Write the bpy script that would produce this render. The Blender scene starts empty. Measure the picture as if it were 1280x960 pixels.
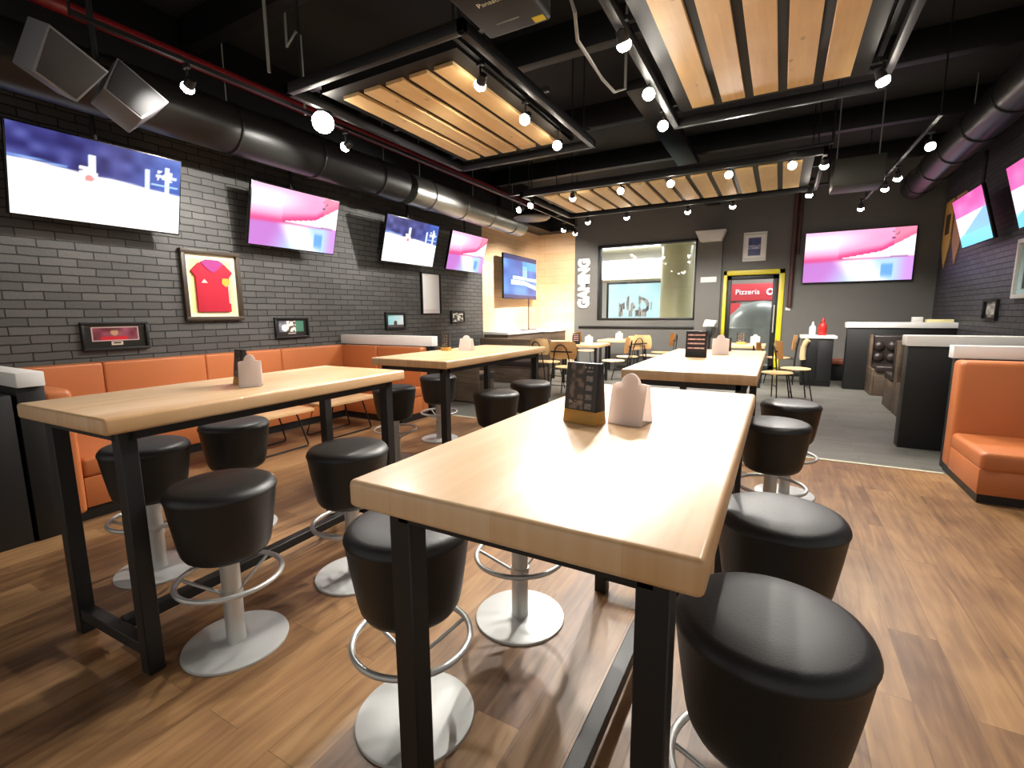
import bpy, bmesh, math, random
from mathutils import Vector, Matrix, Euler
random.seed(7)
sc = bpy.context.scene
COL = sc.collection
PI = math.pi
R = math.radians

# ------------------------------------------------------------------ helpers
def lin(c):
    if isinstance(c, str):
        c = c.lstrip('#'); c = [int(c[i:i+2], 16)/255 for i in (0, 2, 4)]
    return tuple((x/12.92 if x <= .04045 else ((x+.055)/1.055)**2.4) for x in c[:3])

class MB:
    """collects shapes into one mesh"""
    def __init__(s): s.bm = bmesh.new()
    def _add(s, tmp, M=None):
        if M is not None: bmesh.ops.transform(tmp, matrix=M, verts=tmp.verts)
        me = bpy.data.meshes.new('t'); tmp.to_mesh(me); tmp.free(); s.bm.from_mesh(me); bpy.data.meshes.remove(me)
        return s
    def box(s, x0, x1, y0, y1, z0, z1, bev=0, seg=2, M=None):
        t = bmesh.new(); bmesh.ops.create_cube(t, size=1)
        for v in t.verts:
            v.co = Vector(((x0+x1)/2+v.co.x*(x1-x0), (y0+y1)/2+v.co.y*(y1-y0), (z0+z1)/2+v.co.z*(z1-z0)))
        if bev: bmesh.ops.bevel(t, geom=t.edges[:], offset=bev, segments=seg, affect='EDGES', profile=.5)
        return s._add(t, M)
    def bar(s, a, b, w, h=None, bev=0):
        a, b = Vector(a), Vector(b); d = b-a; L = d.length; h = h or w
        q = d.to_track_quat('Z', 'Y')
        return s.box(-w/2, w/2, -h/2, h/2, 0, L, bev, 1, Matrix.Translation(a) @ q.to_matrix().to_4x4())
    def lathe(s, prof, n=32, M=None):
        t = bmesh.new(); rings = []
        for r, z in prof:
            if r < 1e-5: rings.append([t.verts.new((0, 0, z))])
            else: rings.append([t.verts.new((r*math.cos(2*PI*k/n), r*math.sin(2*PI*k/n), z)) for k in range(n)])
        for a, b in zip(rings, rings[1:]):
            for k in range(n):
                k2 = (k+1) % n
                if len(a) == 1 and len(b) == 1: continue
                if len(a) == 1: t.faces.new((a[0], b[k2], b[k])) if False else t.faces.new((a[0], b[k], b[k2]))
                elif len(b) == 1: t.faces.new((a[k], a[k2], b[0]))
                else: t.faces.new((a[k], a[k2], b[k2], b[k]))
        bmesh.ops.recalc_face_normals(t, faces=t.faces)
        return s._add(t, M)
    def cyl(s, a, b, r, r2=None, n=16):
        a, b = Vector(a), Vector(b); d = b-a; L = d.length; r2 = r if r2 is None else r2
        q = d.to_track_quat('Z', 'Y')
        return s.lathe([(0, 0), (r, 0), (r2, L), (0, L)], n, Matrix.Translation(a) @ q.to_matrix().to_4x4())
    def torus(s, c, R_, r, n=40, m=10, M=None):
        t = bmesh.new(); g = []
        for i in range(n):
            a = 2*PI*i/n; row = []
            for j in range(m):
                b = 2*PI*j/m
                row.append(t.verts.new((c[0]+(R_+r*math.cos(b))*math.cos(a), c[1]+(R_+r*math.cos(b))*math.sin(a), c[2]+r*math.sin(b))))
            g.append(row)
        for i in range(n):
            for j in range(m):
                t.faces.new((g[i][j], g[(i+1) % n][j], g[(i+1) % n][(j+1) % m], g[i][(j+1) % m]))
        return s._add(t, M)
    def tube(s, pts, r, n=8, M=None, caps=True):
        pts = [Vector(p) for p in pts]; t = bmesh.new(); rings = []; up = Vector((0, 0, 1))
        for i, p in enumerate(pts):
            d = (pts[min(i+1, len(pts)-1)]-pts[max(i-1, 0)]).normalized()
            u = d.cross(up) if abs(d.dot(up)) < .95 else d.cross(Vector((1, 0, 0)))
            u.normalize(); v = d.cross(u)
            if rings:
                # keep frames aligned
                best = max(range(n), key=lambda k: -(((p + (u*math.cos(2*PI*k/n)+v*math.sin(2*PI*k/n))*r) - rings[-1][0].co).length))
            else: best = 0
            rings.append([t.verts.new(p+(u*math.cos(2*PI*(k+best)/n)+v*math.sin(2*PI*(k+best)/n))*r) for k in range(n)])
        for a, b in zip(rings, rings[1:]):
            for k in range(n): t.faces.new((a[k], a[(k+1) % n], b[(k+1) % n], b[k]))
        if caps: t.faces.new(rings[0]); t.faces.new(rings[-1])
        bmesh.ops.recalc_face_normals(t, faces=t.faces)
        return s._add(t, M)
    def prism(s, poly, y0, y1, M=None, bev=0):
        """poly of (x,z) extruded along y"""
        t = bmesh.new()
        a = [t.verts.new((x, y0, z)) for x, z in poly]; b = [t.verts.new((x, y1, z)) for x, z in poly]
        t.faces.new(a); t.faces.new(b[::-1]); n = len(poly)
        for k in range(n): t.faces.new((a[k], b[k], b[(k+1) % n], a[(k+1) % n]))
        bmesh.ops.recalc_face_normals(t, faces=t.faces)
        if bev: bmesh.ops.bevel(t, geom=t.edges[:], offset=bev, segments=2, affect='EDGES', profile=.5)
        return s._add(t, M)
    def build(s, name, mat, parent=None, M=None, smooth=True):
        if M is not None: bmesh.ops.transform(s.bm, matrix=M, verts=s.bm.verts)
        me = bpy.data.meshes.new(name); s.bm.to_mesh(me); s.bm.free()
        if smooth and len(me.polygons):
            me.polygons.foreach_set('use_smooth', [True]*len(me.polygons)); me.set_sharp_from_angle(angle=R(38))
        me.materials.append(mat)
        o = bpy.data.objects.new(name, me); COL.objects.link(o)
        if parent: o.parent = parent
        return o

def tag(o, label=None, cat=None, group=None, kind=None):
    if label: o['label'] = label
    if cat: o['category'] = cat
    if group: o['group'] = group
    if kind: o['kind'] = kind
    return o
def thing(name, label, cat, loc=(0, 0, 0), rz=0, group=None, rx=0):
    o = bpy.data.objects.new(name, None); COL.objects.link(o); o.empty_display_size = .1
    o.matrix_world = Matrix.Translation(loc) @ Matrix.Rotation(rz, 4, 'Z') @ Matrix.Rotation(rx, 4, 'X')
    return tag(o, label, cat, group)
def dup(root, label, loc, rz=0, group=None):
    r = root.copy(); COL.objects.link(r)
    r.matrix_world = Matrix.Translation(loc) @ Matrix.Rotation(rz, 4, 'Z')
    r['label'] = label
    if group: r['group'] = group
    for ch in list(root.children):
        if ch.type == 'LIGHT': continue
        c = ch.copy(); COL.objects.link(c); c.parent = r
        for g in list(ch.children):
            d = g.copy(); COL.objects.link(d); d.parent = c
    return r
def structure(o): o['kind'] = 'structure'; return o

# ------------------------------------------------------------------ materials
def newmat(name):
    m = bpy.data.materials.new(name); m.use_nodes = True
    nt = m.node_tree; return m, nt, nt.nodes['Principled BSDF']
def P(name, col, rough=.5, metal=0, bump=0, bscale=60, var=0, vscale=8, spec=.5, coat=0):
    m, nt, b = newmat(name); c = lin(col)
    b.inputs['Base Color'].default_value = (*c, 1); b.inputs['Roughness'].default_value = rough
    b.inputs['Metallic'].default_value = metal; b.inputs['Specular IOR Level'].default_value = spec
    b.inputs['Coat Weight'].default_value = coat
    tc = nt.nodes.new('ShaderNodeTexCoord')
    n = nt.nodes.new('ShaderNodeTexNoise'); n.inputs['Scale'].default_value = vscale; n.inputs['Detail'].default_value = 4
    nt.links.new(tc.outputs['Object'], n.inputs['Vector'])
    mx = nt.nodes.new('ShaderNodeMix'); mx.data_type = 'RGBA'
    v = max(var, .04)
    mx.inputs['A'].default_value = (*[x*(1-v) for x in c], 1); mx.inputs['B'].default_value = (*[min(1, x*(1+v)) for x in c], 1)
    nt.links.new(n.outputs['Fac'], mx.inputs['Factor']); nt.links.new(mx.outputs['Result'], b.inputs['Base Color'])
    if bump:
        n2 = nt.nodes.new('ShaderNodeTexNoise'); n2.inputs['Scale'].default_value = bscale; n2.inputs['Detail'].default_value = 3
        nt.links.new(tc.outputs['Object'], n2.inputs['Vector'])
        bp = nt.nodes.new('ShaderNodeBump'); bp.inputs['Strength'].default_value = bump; bp.inputs['Distance'].default_value = .01
        nt.links.new(n2.outputs['Fac'], bp.inputs['Height']); nt.links.new(bp.outputs['Normal'], b.inputs['Normal'])
    return m
def E(name, col, s):
    m, nt, b = newmat(name); b.inputs['Base Color'].default_value = (0, 0, 0, 1)
    b.inputs['Emission Color'].default_value = (*lin(col), 1); b.inputs['Emission Strength'].default_value = s
    return m
def planks(name, cols, width, length, axis='Y', rough=.45, gap=.002, gapcol=None, grain=1, knots=.0, coord='Object', contrast=1, gapstr=1, coat=0):
    """wood boards; axis = direction the boards run in the object's own frame"""
    m, nt, b = newmat(name); N = nt.nodes; L = nt.links
    tc = N.new('ShaderNodeTexCoord'); sp = N.new('ShaderNodeSeparateXYZ'); L.new(tc.outputs[coord], sp.inputs[0])
    cb = N.new('ShaderNodeCombineXYZ')
    along, across = {'Y': ('Y', 'X'), 'X': ('X', 'Y'), 'YZ': ('Y', 'Z'), 'XZ': ('X', 'Z')}[axis]
    L.new(sp.outputs[along], cb.inputs['X']); L.new(sp.outputs[across], cb.inputs['Y'])
    br = N.new('ShaderNodeTexBrick'); L.new(cb.outputs[0], br.inputs['Vector'])
    br.inputs['Scale'].default_value = 1; br.inputs['Brick Width'].default_value = length; br.inputs['Row Height'].default_value = width
    br.inputs['Mortar Size'].default_value = gap; br.inputs['Mortar Smooth'].default_value = .3; br.offset = .37; br.inputs['Bias'].default_value = 0
    br.inputs['Color1'].default_value = (0, 0, 0, 1); br.inputs['Color2'].default_value = (1, 1, 1, 1); br.inputs['Mortar'].default_value = (.5, .5, .5, 1)
    # grain: noise stretched along the board, shifted board by board
    mp = N.new('ShaderNodeVectorMath'); mp.operation = 'MULTIPLY'; mp.inputs[1].default_value = (1.3, 14, 1)
    L.new(cb.outputs[0], mp.inputs[0])
    ad = N.new('ShaderNodeVectorMath'); ad.operation = 'MULTIPLY_ADD'
    L.new(br.outputs['Color'], ad.inputs[0]); ad.inputs[1].default_value = (9, 9, 9); L.new(mp.outputs[0], ad.inputs[2])
    ns = N.new('ShaderNodeTexNoise'); ns.inputs['Scale'].default_value = 2.2*grain; ns.inputs['Detail'].default_value = 6; ns.inputs['Distortion'].default_value = .6
    L.new(ad.outputs[0], ns.inputs['Vector'])
    bl = N.new('ShaderNodeTexNoise'); bl.inputs['Scale'].default_value = 3.1; bl.inputs['Detail'].default_value = 2
    L.new(cb.outputs[0], bl.inputs['Vector'])
    f = N.new('ShaderNodeMath'); f.operation = 'MULTIPLY_ADD'; f.inputs[1].default_value = .35*contrast
    L.new(br.outputs['Color'], f.inputs[0])
    f2 = N.new('ShaderNodeMath'); f2.operation = 'MULTIPLY_ADD'; f2.inputs[1].default_value = .75*contrast; f2.inputs[2].default_value = .5-.37*contrast-.17*contrast
    L.new(ns.outputs['Fac'], f2.inputs[0]); L.new(f2.outputs[0], f.inputs[2])
    f3 = N.new('ShaderNodeMath'); f3.operation = 'MULTIPLY_ADD'; f3.inputs[1].default_value = .5*contrast
    f3b = N.new('ShaderNodeMath'); f3b.operation = 'SUBTRACT'; f3b.inputs[1].default_value = .5
    L.new(bl.outputs['Fac'], f3b.inputs[0]); L.new(f3b.outputs[0], f3.inputs[0]); L.new(f.outputs[0], f3.inputs[2])
    rp = N.new('ShaderNodeValToRGB'); el = rp.color_ramp.elements
    while len(el) < len(cols): el.new(.5)
    for i, c in enumerate(cols):
        el[i].position = .15+.7*i/(len(cols)-1); el[i].color = (*lin(c), 1)
    L.new(f3.outputs[0], rp.inputs['Fac']); src = rp.outputs['Color']
    if knots:
        vo = N.new('ShaderNodeTexVoronoi'); vo.inputs['Scale'].default_value = 4.2
        vm = N.new('ShaderNodeVectorMath'); vm.operation = 'MULTIPLY'; vm.inputs[1].default_value = (.8, 1.25, 1)
        L.new(cb.outputs[0], vm.inputs[0]); L.new(vm.outputs[0], vo.inputs['Vector'])
        kr = N.new('ShaderNodeMapRange'); kr.inputs['From Min'].default_value = .03; kr.inputs['From Max'].default_value = .11
        kr.inputs['To Min'].default_value = knots; kr.inputs['To Max'].default_value = 0; L.new(vo.outputs['Distance'], kr.inputs['Value'])
        km = N.new('ShaderNodeMix'); km.data_type = 'RGBA'; km.inputs['B'].default_value = (*[x*.35 for x in lin(cols[0])], 1)
        L.new(kr.outputs[0], km.inputs['Factor']); L.new(src, km.inputs['A']); src = km.outputs['Result']
    gm = N.new('ShaderNodeMix'); gm.data_type = 'RGBA'; gm.inputs['B'].default_value = (*(lin(gapcol) if gapcol else [x*.3 for x in lin(cols[0])]), 1)
    gf = N.new('ShaderNodeMath'); gf.operation = 'MULTIPLY'; gf.inputs[1].default_value = gapstr
    L.new(br.outputs['Fac'], gf.inputs[0]); L.new(gf.outputs[0], gm.inputs['Factor']); L.new(src, gm.inputs['A'])
    L.new(gm.outputs['Result'], b.inputs['Base Color']); b.inputs['Roughness'].default_value = rough
    b.inputs['Coat Weight'].default_value = coat; b.inputs['Coat Roughness'].default_value = .15
    bp = N.new('ShaderNodeBump'); bp.inputs['Strength'].default_value = .12; bp.inputs['Distance'].default_value = .004
    L.new(ns.outputs['Fac'], bp.inputs['Height']); L.new(bp.outputs['Normal'], b.inputs['Normal'])
    return m
def brickmat(name, col, mortar, axis='YZ', rough=.45, bw=.27, bh=.078):
    m, nt, b = newmat(name); N = nt.nodes; L = nt.links
    tc = N.new('ShaderNodeTexCoord'); sp = N.new('ShaderNodeSeparateXYZ'); L.new(tc.outputs['Object'], sp.inputs[0])
    nz = N.new('ShaderNodeTexNoise'); nz.inputs['Scale'].default_value = 9; L.new(tc.outputs['Object'], nz.inputs['Vector'])
    cb = N.new('ShaderNodeCombineXYZ'); L.new(sp.outputs[axis[0]], cb.inputs['X']); L.new(sp.outputs[axis[1]], cb.inputs['Y'])
    ad = N.new('ShaderNodeVectorMath'); ad.operation = 'MULTIPLY_ADD'; ad.inputs[1].default_value = (.014, .014, 0)
    L.new(nz.outputs['Color'], ad.inputs[0]); L.new(cb.outputs[0], ad.inputs[2])
    br = N.new('ShaderNodeTexBrick'); L.new(ad.outputs[0], br.inputs['Vector']); br.inputs['Scale'].default_value = 1
    br.inputs['Brick Width'].default_value = bw; br.inputs['Row Height'].default_value = bh; br.inputs['Mortar Size'].default_value = .0065
    br.inputs['Mortar Smooth'].default_value = .45; br.inputs['Color1'].default_value = (*[x*.8 for x in lin(col)], 1); br.inputs['Color2'].default_value = (*[x*1.2 for x in lin(col)], 1)
    br.inputs['Mortar'].default_value = (*lin(mortar), 1)
    L.new(br.outputs['Color'], b.inputs['Base Color']); b.inputs['Roughness'].default_value = rough
    n2 = N.new('ShaderNodeTexNoise'); n2.inputs['Scale'].default_value = 40; n2.inputs['Detail'].default_value = 4; L.new(tc.outputs['Object'], n2.inputs['Vector'])
    hm = N.new('ShaderNodeMath'); hm.operation = 'MULTIPLY_ADD'; hm.inputs[1].default_value = -1.0
    L.new(br.outputs['Fac'], hm.inputs[0])
    n3 = N.new('ShaderNodeMath'); n3.operation = 'MULTIPLY'; n3.inputs[1].default_value = .35; L.new(n2.outputs['Fac'], n3.inputs[0]); L.new(n3.outputs[0], hm.inputs[2])
    bp = N.new('ShaderNodeBump'); bp.inputs['Strength'].default_value = .9; bp.inputs['Distance'].default_value = .012
    L.new(hm.outputs[0], bp.inputs['Height']); L.new(bp.outputs['Normal'], b.inputs['Normal'])
    return m
def picmat(name, emit):
    m, nt, b = newmat(name); at = nt.nodes.new('ShaderNodeAttribute'); at.attribute_name = 'Col'
    if emit:
        b.inputs['Base Color'].default_value = (.01, .01, .01, 1); b.inputs['Roughness'].default_value = .3
        nt.links.new(at.outputs['Color'], b.inputs['Emission Color']); b.inputs['Emission Strength'].default_value = emit
    else:
        nt.links.new(at.outputs['Color'], b.inputs['Base Color']); b.inputs['Roughness'].default_value = .35
    return m
def glassmat(name, rough=.02, tint='#ffffff', fac=.06):
    m, nt, b = newmat(name); N = nt.nodes; L = nt.links; N.remove(b)
    t = N.new('ShaderNodeBsdfTransparent'); t.inputs['Color'].default_value = (*lin(tint), 1)
    g = N.new('ShaderNodeBsdfGlossy'); g.inputs['Roughness'].default_value = rough
    fr = N.new('ShaderNodeFresnel'); fr.inputs['IOR'].default_value = 1.4
    mx = N.new('ShaderNodeMixShader'); L.new(fr.outputs[0], mx.inputs[0]); L.new(t.outputs[0], mx.inputs[1]); L.new(g.outputs[0], mx.inputs[2])
    L.new(mx.outputs[0], N['Material Output'].inputs['Surface']); return m

M = {}
M['floor'] = planks('oak floor', ['#432c19', '#6f4f33', '#94704a', '#aa8760'], .17, 1.25, 'Y', .42, .0012, contrast=.78, gapstr=.5)
M['floor_grey'] = planks('grey floor', ['#4a4843', '#5b5953', '#6a6861', '#787670'], .15, 1.2, 'X', .5, .0015, contrast=.7)
M['maple'] = planks('maple top', ['#c0925f', '#d5ac7d', '#e0bc92', '#e8c9a4'], .24, 5, 'Y', .4, .0006, gapcol='#b98c58', grain=.6, contrast=.8, gapstr=.5, coat=.25)
M['slat'] = planks('pine slat', ['#cba16a', '#dfb97f', '#e9c88f', '#efd29c'], .25, 8, 'Y', .55, .0005, knots=.55, contrast=.5, gapstr=.2)
M['woodwall'] = planks('ply wall', ['#cba270', '#d9b488', '#e3c19a', '#ebcdab'], .2, 2.4, 'YZ', .5, .002, contrast=.6)
M['woodwall_x'] = planks('ply wall end', ['#cba270', '#d9b488', '#e3c19a', '#ebcdab'], .2, 2.4, 'XZ', .5, .002, contrast=.6)
M['darkwood'] = planks('dark wood panel', ['#3d3127', '#4f4134', '#605041', '#6e5d4c'], .16, 1.2, 'XZ', .5, .002)
M['darkwood_y'] = planks('dark wood panel side', ['#3d3127', '#4f4134', '#605041', '#6e5d4c'], .16, 1.2, 'YZ', .5, .002)
M['plywood'] = P('chair plywood', '#e4be88', .4, var=.1, vscale=5)
M['brick'] = brickmat('black brick', '#51504e', '#131312')
M['brick_right'] = brickmat('black brick right', '#4a4a50', '#121212')
M['wall'] = P('charcoal wall', '#62605b', .6, bump=.15, bscale=90, var=.06)
M['ceil'] = P('black ceiling', '#1d1d1b', .8, bump=.2, bscale=8, var=.2)
M['black'] = P('black paint', '#0c0c0c', .5, var=.1)
M['blackmetal'] = P('black steel', '#111111', .5, metal=0, bump=.05, bscale=200)
M['blackgloss'] = P('black plastic', '#0d0d0e', .25)
M['leather'] = P('black leatherette', '#191918', .46, bump=.1, bscale=220, spec=.5)
M['orange'] = P('orange leatherette', '#bb6d3d', .42, bump=.1, bscale=160, var=.08, vscale=2)
M['brownleather'] = P('dark brown leather', '#2c2320', .35, bump=.1, bscale=160)
M['redbrown'] = P('red brown leather', '#8a4a32', .45)
M['steel'] = P('satin steel', '#c9cac8', .38, metal=.55, bump=.03, bscale=300)
M['baseplate'] = P('satin base plate', '#c6c8c6', .42, metal=.25, bump=.02, bscale=300)
M['galv'] = P('galvanised duct', '#8d8d88', .32, metal=.85, var=.15, vscale=5)
M['ductmid'] = P('dull grey duct', '#20201f', .4, metal=.3, var=.15, vscale=5)
M['ductdark'] = P('dark painted duct', '#2c2c2b', .35, metal=.5, var=.1)
M['white'] = P('white laminate', '#e9e6e0', .4)
M['whiteplastic'] = P('white plastic', '#dcdad4', .4)
M['paper'] = P('white card', '#f0e8e4', .55)
M['greyplastic'] = P('speaker grey', '#77777a', .5)
M['greydark'] = P('speaker grille', '#2b2b2d', .6, bump=.3, bscale=400)
M['red'] = P('red pipe paint', '#6e1419', .4)
M['redplastic'] = P('red plastic', '#b3231f', .35)
M['darkred'] = P('dark red pipe', '#4a2a25', .55)
M['yellow'] = P('yellow paint', '#d9c81e', .4)
M['gold'] = P('pennant gold', '#c7a24c', .7)
M['tan'] = P('pennant tan', '#c79a72', .7)
M['brownframe'] = P('brown frame', '#3a2f22', .45)
M['cream'] = P('cream board', '#efe4a8', .5)
M['cloth'] = P('beige cloth', '#cdb48a', .9, bump=.2, bscale=90)
M['projector'] = P('projector shell', '#23211a', .7, spec=.2)
M['woodblock'] = P('oak block', '#b88a3c', .45, var=.15, vscale=12)
M['brass'] = P('pale letter', '#c9c6b0', .5)
M['cable'] = P('pale cable', '#8a8a86', .6)
M['glass'] = glassmat('window glass')
_m, _nt, _b = M['paper'], M['paper'].node_tree, M['paper'].node_tree.nodes['Principled BSDF']
_t = _nt.nodes.new('ShaderNodeBsdfTranslucent'); _t.inputs['Color'].default_value = (*lin('#f0e6e0'), 1)
_x = _nt.nodes.new('ShaderNodeMixShader'); _x.inputs[0].default_value = .45
_nt.links.new(_b.outputs[0], _x.inputs[1]); _nt.links.new(_t.outputs[0], _x.inputs[2]); _nt.links.new(_x.outputs[0], _nt.nodes['Material Output'].inputs['Surface'])
M['acrylic'] = glassmat('clear acrylic', .05, '#f2eee8')
M['lens'] = E('lamp lens', '#fff4e4', 55)
M['lensfar'] = E('lamp lens far', '#fff4e4', 40)
M['screen'] = picmat('tv screen', 1.25)
M['print'] = picmat('printed picture', 0)
M['mallwhite'] = P('mall white', '#f2f2ee', .6)
M['mallbeige'] = P('mall soffit', '#cfc9ae', .6)
M['mallcol'] = P('mall column', '#b9b58c', .35, coat=.3)
M['mallfloor'] = P('mall floor', '#cfcfc8', .25)
M['mallred'] = P('shop red', '#b8303a', .5)
M['malllight'] = E('mall light panel', '#ffffff', 9)
M['signwhite'] = E('lit letters', '#ffffff', 1.4)

# ------------------------------------------------------------------ pictures
def pic(name, w, h, nx, ny, fn, mat, parent=None, y=0.0):
    """flat picture in the local XZ plane, centred, facing -Y; fn(u, v) gives an sRGB colour, v upwards"""
    me = bpy.data.meshes.new(name); vs = []; fs = []; cs = []
    for j in range(ny+1):
        for i in range(nx+1):
            u, v = i/nx, j/ny; vs.append(((u-.5)*w, y, (v-.5)*h)); cs.append((*lin(fn(u, v)), 1))
    for j in range(ny):
        for i in range(nx):
            a = j*(nx+1)+i; fs.append((a, a+1, a+nx+2, a+nx+1))
    me.from_pydata(vs, [], fs); at = me.color_attributes.new('Col', 'FLOAT_COLOR', 'POINT')
    for k, c in enumerate(cs): at.data[k].color = c
    me.materials.append(mat); o = bpy.data.objects.new(name, me); COL.objects.link(o)
    if parent: o.parent = parent
    return o
def mixc(a, b, t):
    t = max(0, min(1, t)); return tuple(x+(y-x)*t for x, y in zip(a, b))
def sst(a, b, x):
    t = max(0, min(1, (x-a)/(b-a))); return t*t*(3-2*t)
def hsh(*a):
    x = math.sin(sum(v*k for v, k in zip(a, (12.9898, 78.233, 37.719))))*43758.5453; return x-math.floor(x)
def vn(x, y, s=0):
    i, j = math.floor(x), math.floor(y); f, g = x-i, y-j; f = f*f*(3-2*f); g = g*g*(3-2*g)
    return (hsh(i, j, s)*(1-f)+hsh(i+1, j, s)*f)*(1-g)+(hsh(i, j+1, s)*(1-f)+hsh(i+1, j+1, s)*f)*g
def scr_game(u, v):
    n = vn(u*14, v*9); sky = mixc((.10, .10, .35), (.32, .34, .62), n)
    sky = mixc(sky, (.25, .45, .85), sst(.55, 1, u)*.6)
    b = .60-.10*u+.035*vn(u*9, 1)
    c = mixc((1, 1, 1), sky, sst(b, b+.03, v))
    c = mixc(c, (.55, .75, 1), .8*sst(.02, .0, abs(v-(b+.035)))*(u < .3))
    if abs(u-.43) < .022 and .55 < v < .83: c = (.93, .97, 1)
    if abs(u-.41) < .05 and .5 < v < .68 and vn(u*30, v*22, 3) > .3: c = (1, .98, .98)
    if (u-.415)**2/.0006+(v-.545)**2/.002 < 1: c = (.9, .55, .55)
    if abs(u-.77) < .012 and .48 < v < .8: c = (.85, .93, 1)
    if abs(u-.905) < .016 and .45 < v < .88: c = (.9, .95, 1)
    if abs(v-.75) < .02 and .83 < u < .97: c = (.85, .93, 1)
    if abs(v-.63) < .014 and .8 < u < .98: c = (.7, .85, 1)
    if abs(u-.89) < .05 and .7 < v < .83 and vn(u*60, v*40, 5) > .5: c = (.95, .97, 1)
    return c
def scr_pink(u, v):
    line = .40+.05*u
    hi = .45+.30*(u-.33) if u < .72 else .567+1.05*(u-.72)
    ref = max(line, hi) if u > .33 else line
    d = v-ref
    top = mixc((.88, .22, .48), (.97, .62, .78), sst(.0, .16, d))
    top = mixc(top, (1, .90, .96), sst(.10, .32, d)*sst(.75, .2, u))
    top = mixc(top, (.97, .66, .82), sst(.86, 1.0, v)*.7)
    if u > .82: top = mixc(top, (.95, .50, .60), .7)
    bot = mixc((.74, .46, .78), (.70, .82, .99), sst(.12, .5, u-.3*v))
    bot = mixc(bot, (1, 1, 1), sst(.24, .04, abs(u-.50-.35*(.35-v))))
    bot = mixc(bot, (.80, .58, .92), sst(.82, .97, u))
    if .72 < u < .83 and v < .36: bot = mixc(bot, (.38, .62, .95), sst(.0, .15, v)*sst(.36, .28, v)*.9)
    c = mixc(bot, top, sst(line-.04, line+.05, v))
    if u > .33 and v < hi and v > .44+.02*u: c = (1, .95, .98)
    if u > .33 and abs(v-(.435+.02*u)) < .012 and (u < .45 or .74 < u < .95): c = mixc(c, (.55, .35, .55), .6)
    if .79 < u < .86 and .78 < v < .93 and hsh(int(u*60), int(v*34)) > .6: c = (.42, .3, .42)
    return c
def scr_flag(u, v):
    c = (.90, .35, .66) if v > .62-.0*u else None
    if c is None:
        c = (.92, .90, .97) if v > .18+.48*u else (.35+.1*u, .72, .92)
    else: c = mixc((.86, .28, .62), (.95, .5, .76), vn(u*5, v*5))
    if v < .25: c = mixc(c, (.40, .86, .92), .5)
    return c
def scr_blue(u, v):
    c = mixc((.18, .32, .66), (.42, .66, .95), vn(u*5, v*5, 2))
    if v > .9: return (.16, .18, .42)
    if abs(v-(.5-.03*u)) < .035 and u > .25: c = (.94, .98, 1)
    if abs(v-(.38-.25*max(0, u-.6))) < .05 and u > .2: c = (.88, .95, 1)
    if abs(u-.62) < .07 and .5 < v < .78: c = mixc(c, (.8, .95, 1), .7)
    if u > .55 and v > .7: c = mixc(c, (.3, .75, .95), .6)
    if v < .08: c = (.2, .2, .45)
    return c

def bevelframe(w, h, t, d, name, mat, parent, off=0):
    mb = MB(); y0, y1 = off-d, off
    mb.box(-w/2, w/2, y0, y1, h/2-t, h/2, .004); mb.box(-w/2, w/2, y0, y1, -h/2, -h/2+t, .004)
    mb.box(-w/2, -w/2+t, y0, y1, -h/2+t, h/2-t, .004); mb.box(w/2-t, w/2, y0, y1, -h/2+t, h/2-t, .004)
    return mb.build(name, mat, parent)

# wall facings: local -Y looks into the room
FACE = {'left': R(90), 'end': 0, 'right': R(-90)}

def tv(label, loc, rz, w, h, fn, tilt=0, polez=None, nx=96, ny=54, group=None):
    t = thing('television', label, 'television', loc, rz, group, tilt)
    mw = t.matrix_world.copy(); inv = mw.inverted()
    MB().box(-w/2-.012, w/2+.012, .0, .045, -h/2-.014, h/2+.012, .006).box(-w*.3, w*.3, .045, .075, -h*.35, h*.2, .01).build('housing', M['blackgloss'], t)
    pic('screen', w, h, nx, ny, fn, M['screen'], t, -.002)
    if polez:                                     # hanging drop pole and the mounting plate behind
        c = mw @ Vector((0, .09, .05)); mb = MB()
        mb.box(-.2, .2, .075, .10, -.15, .15, .005, M=mw)
        mb.cyl(c, (c.x, c.y, polez), .022)
        mb.build('mount', M['blackmetal'], t, inv)
    return t

# ------------------------------------------------------------------ room shell
XL, XR, YE, ZC = -5.85, 2.56, 12.0, 4.35
YS = 5.27
structure(MB().box(-6.1, 4.6, -3, YS, -.1, 0).build('floor', M['floor']))
structure(MB().box(-6.1, 4.6, YS, YE+.2, -.1, 0).build('floor_back', M['floor_grey']))
structure(MB().box(-4.1, 1.33, YS-.02, YS+.02, 0, .006, .002).build('trim_1', M['brass']))
structure(MB().box(XL-.2, XL, -1.5, 9.12, 0, ZC).build('wall_left', M['brick']))
structure(MB().box(XL-.2, XL, 9.12, YE, 0, 3.5).box(XL-.2, XL-.03, 9.12, YE, 3.5, ZC).build('wall_left_wood', M['woodwall']))
WX0, WX1, WZ0, WZ1 = -4.16, -1.76, 1.23, 3.09
DX0, DX1, DZ = -1.17, .04, 2.32
w = MB()
w.box(-4.80, WX0, YE, YE+.2, 0, ZC).box(WX0, WX1, YE, YE+.2, 0, WZ0).box(WX0, WX1, YE, YE+.2, WZ1, ZC)
w.box(WX1, DX0, YE, YE+.2, 0, ZC).box(DX0, DX1, YE, YE+.2, DZ, ZC).box(DX1, XR+.2, YE, YE+.2, 0, ZC)
w.box(-1.75, -1.22, YE-.12, YE, 0, 3.02)
structure(w.build('wall_end', M['wall']))
structure(MB().box(XL-.2, -4.80, YE, YE+.2, 0, 3.55).box(XL-.2, -4.8, YE+.02, YE+.2, 3.55, ZC).build('wall_end_wood', M['woodwall_x']))
structure(MB().box(XR, XR+.2, 3.0, YE+.2, 0, ZC).build('wall_right', M['brick_right']))
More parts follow.
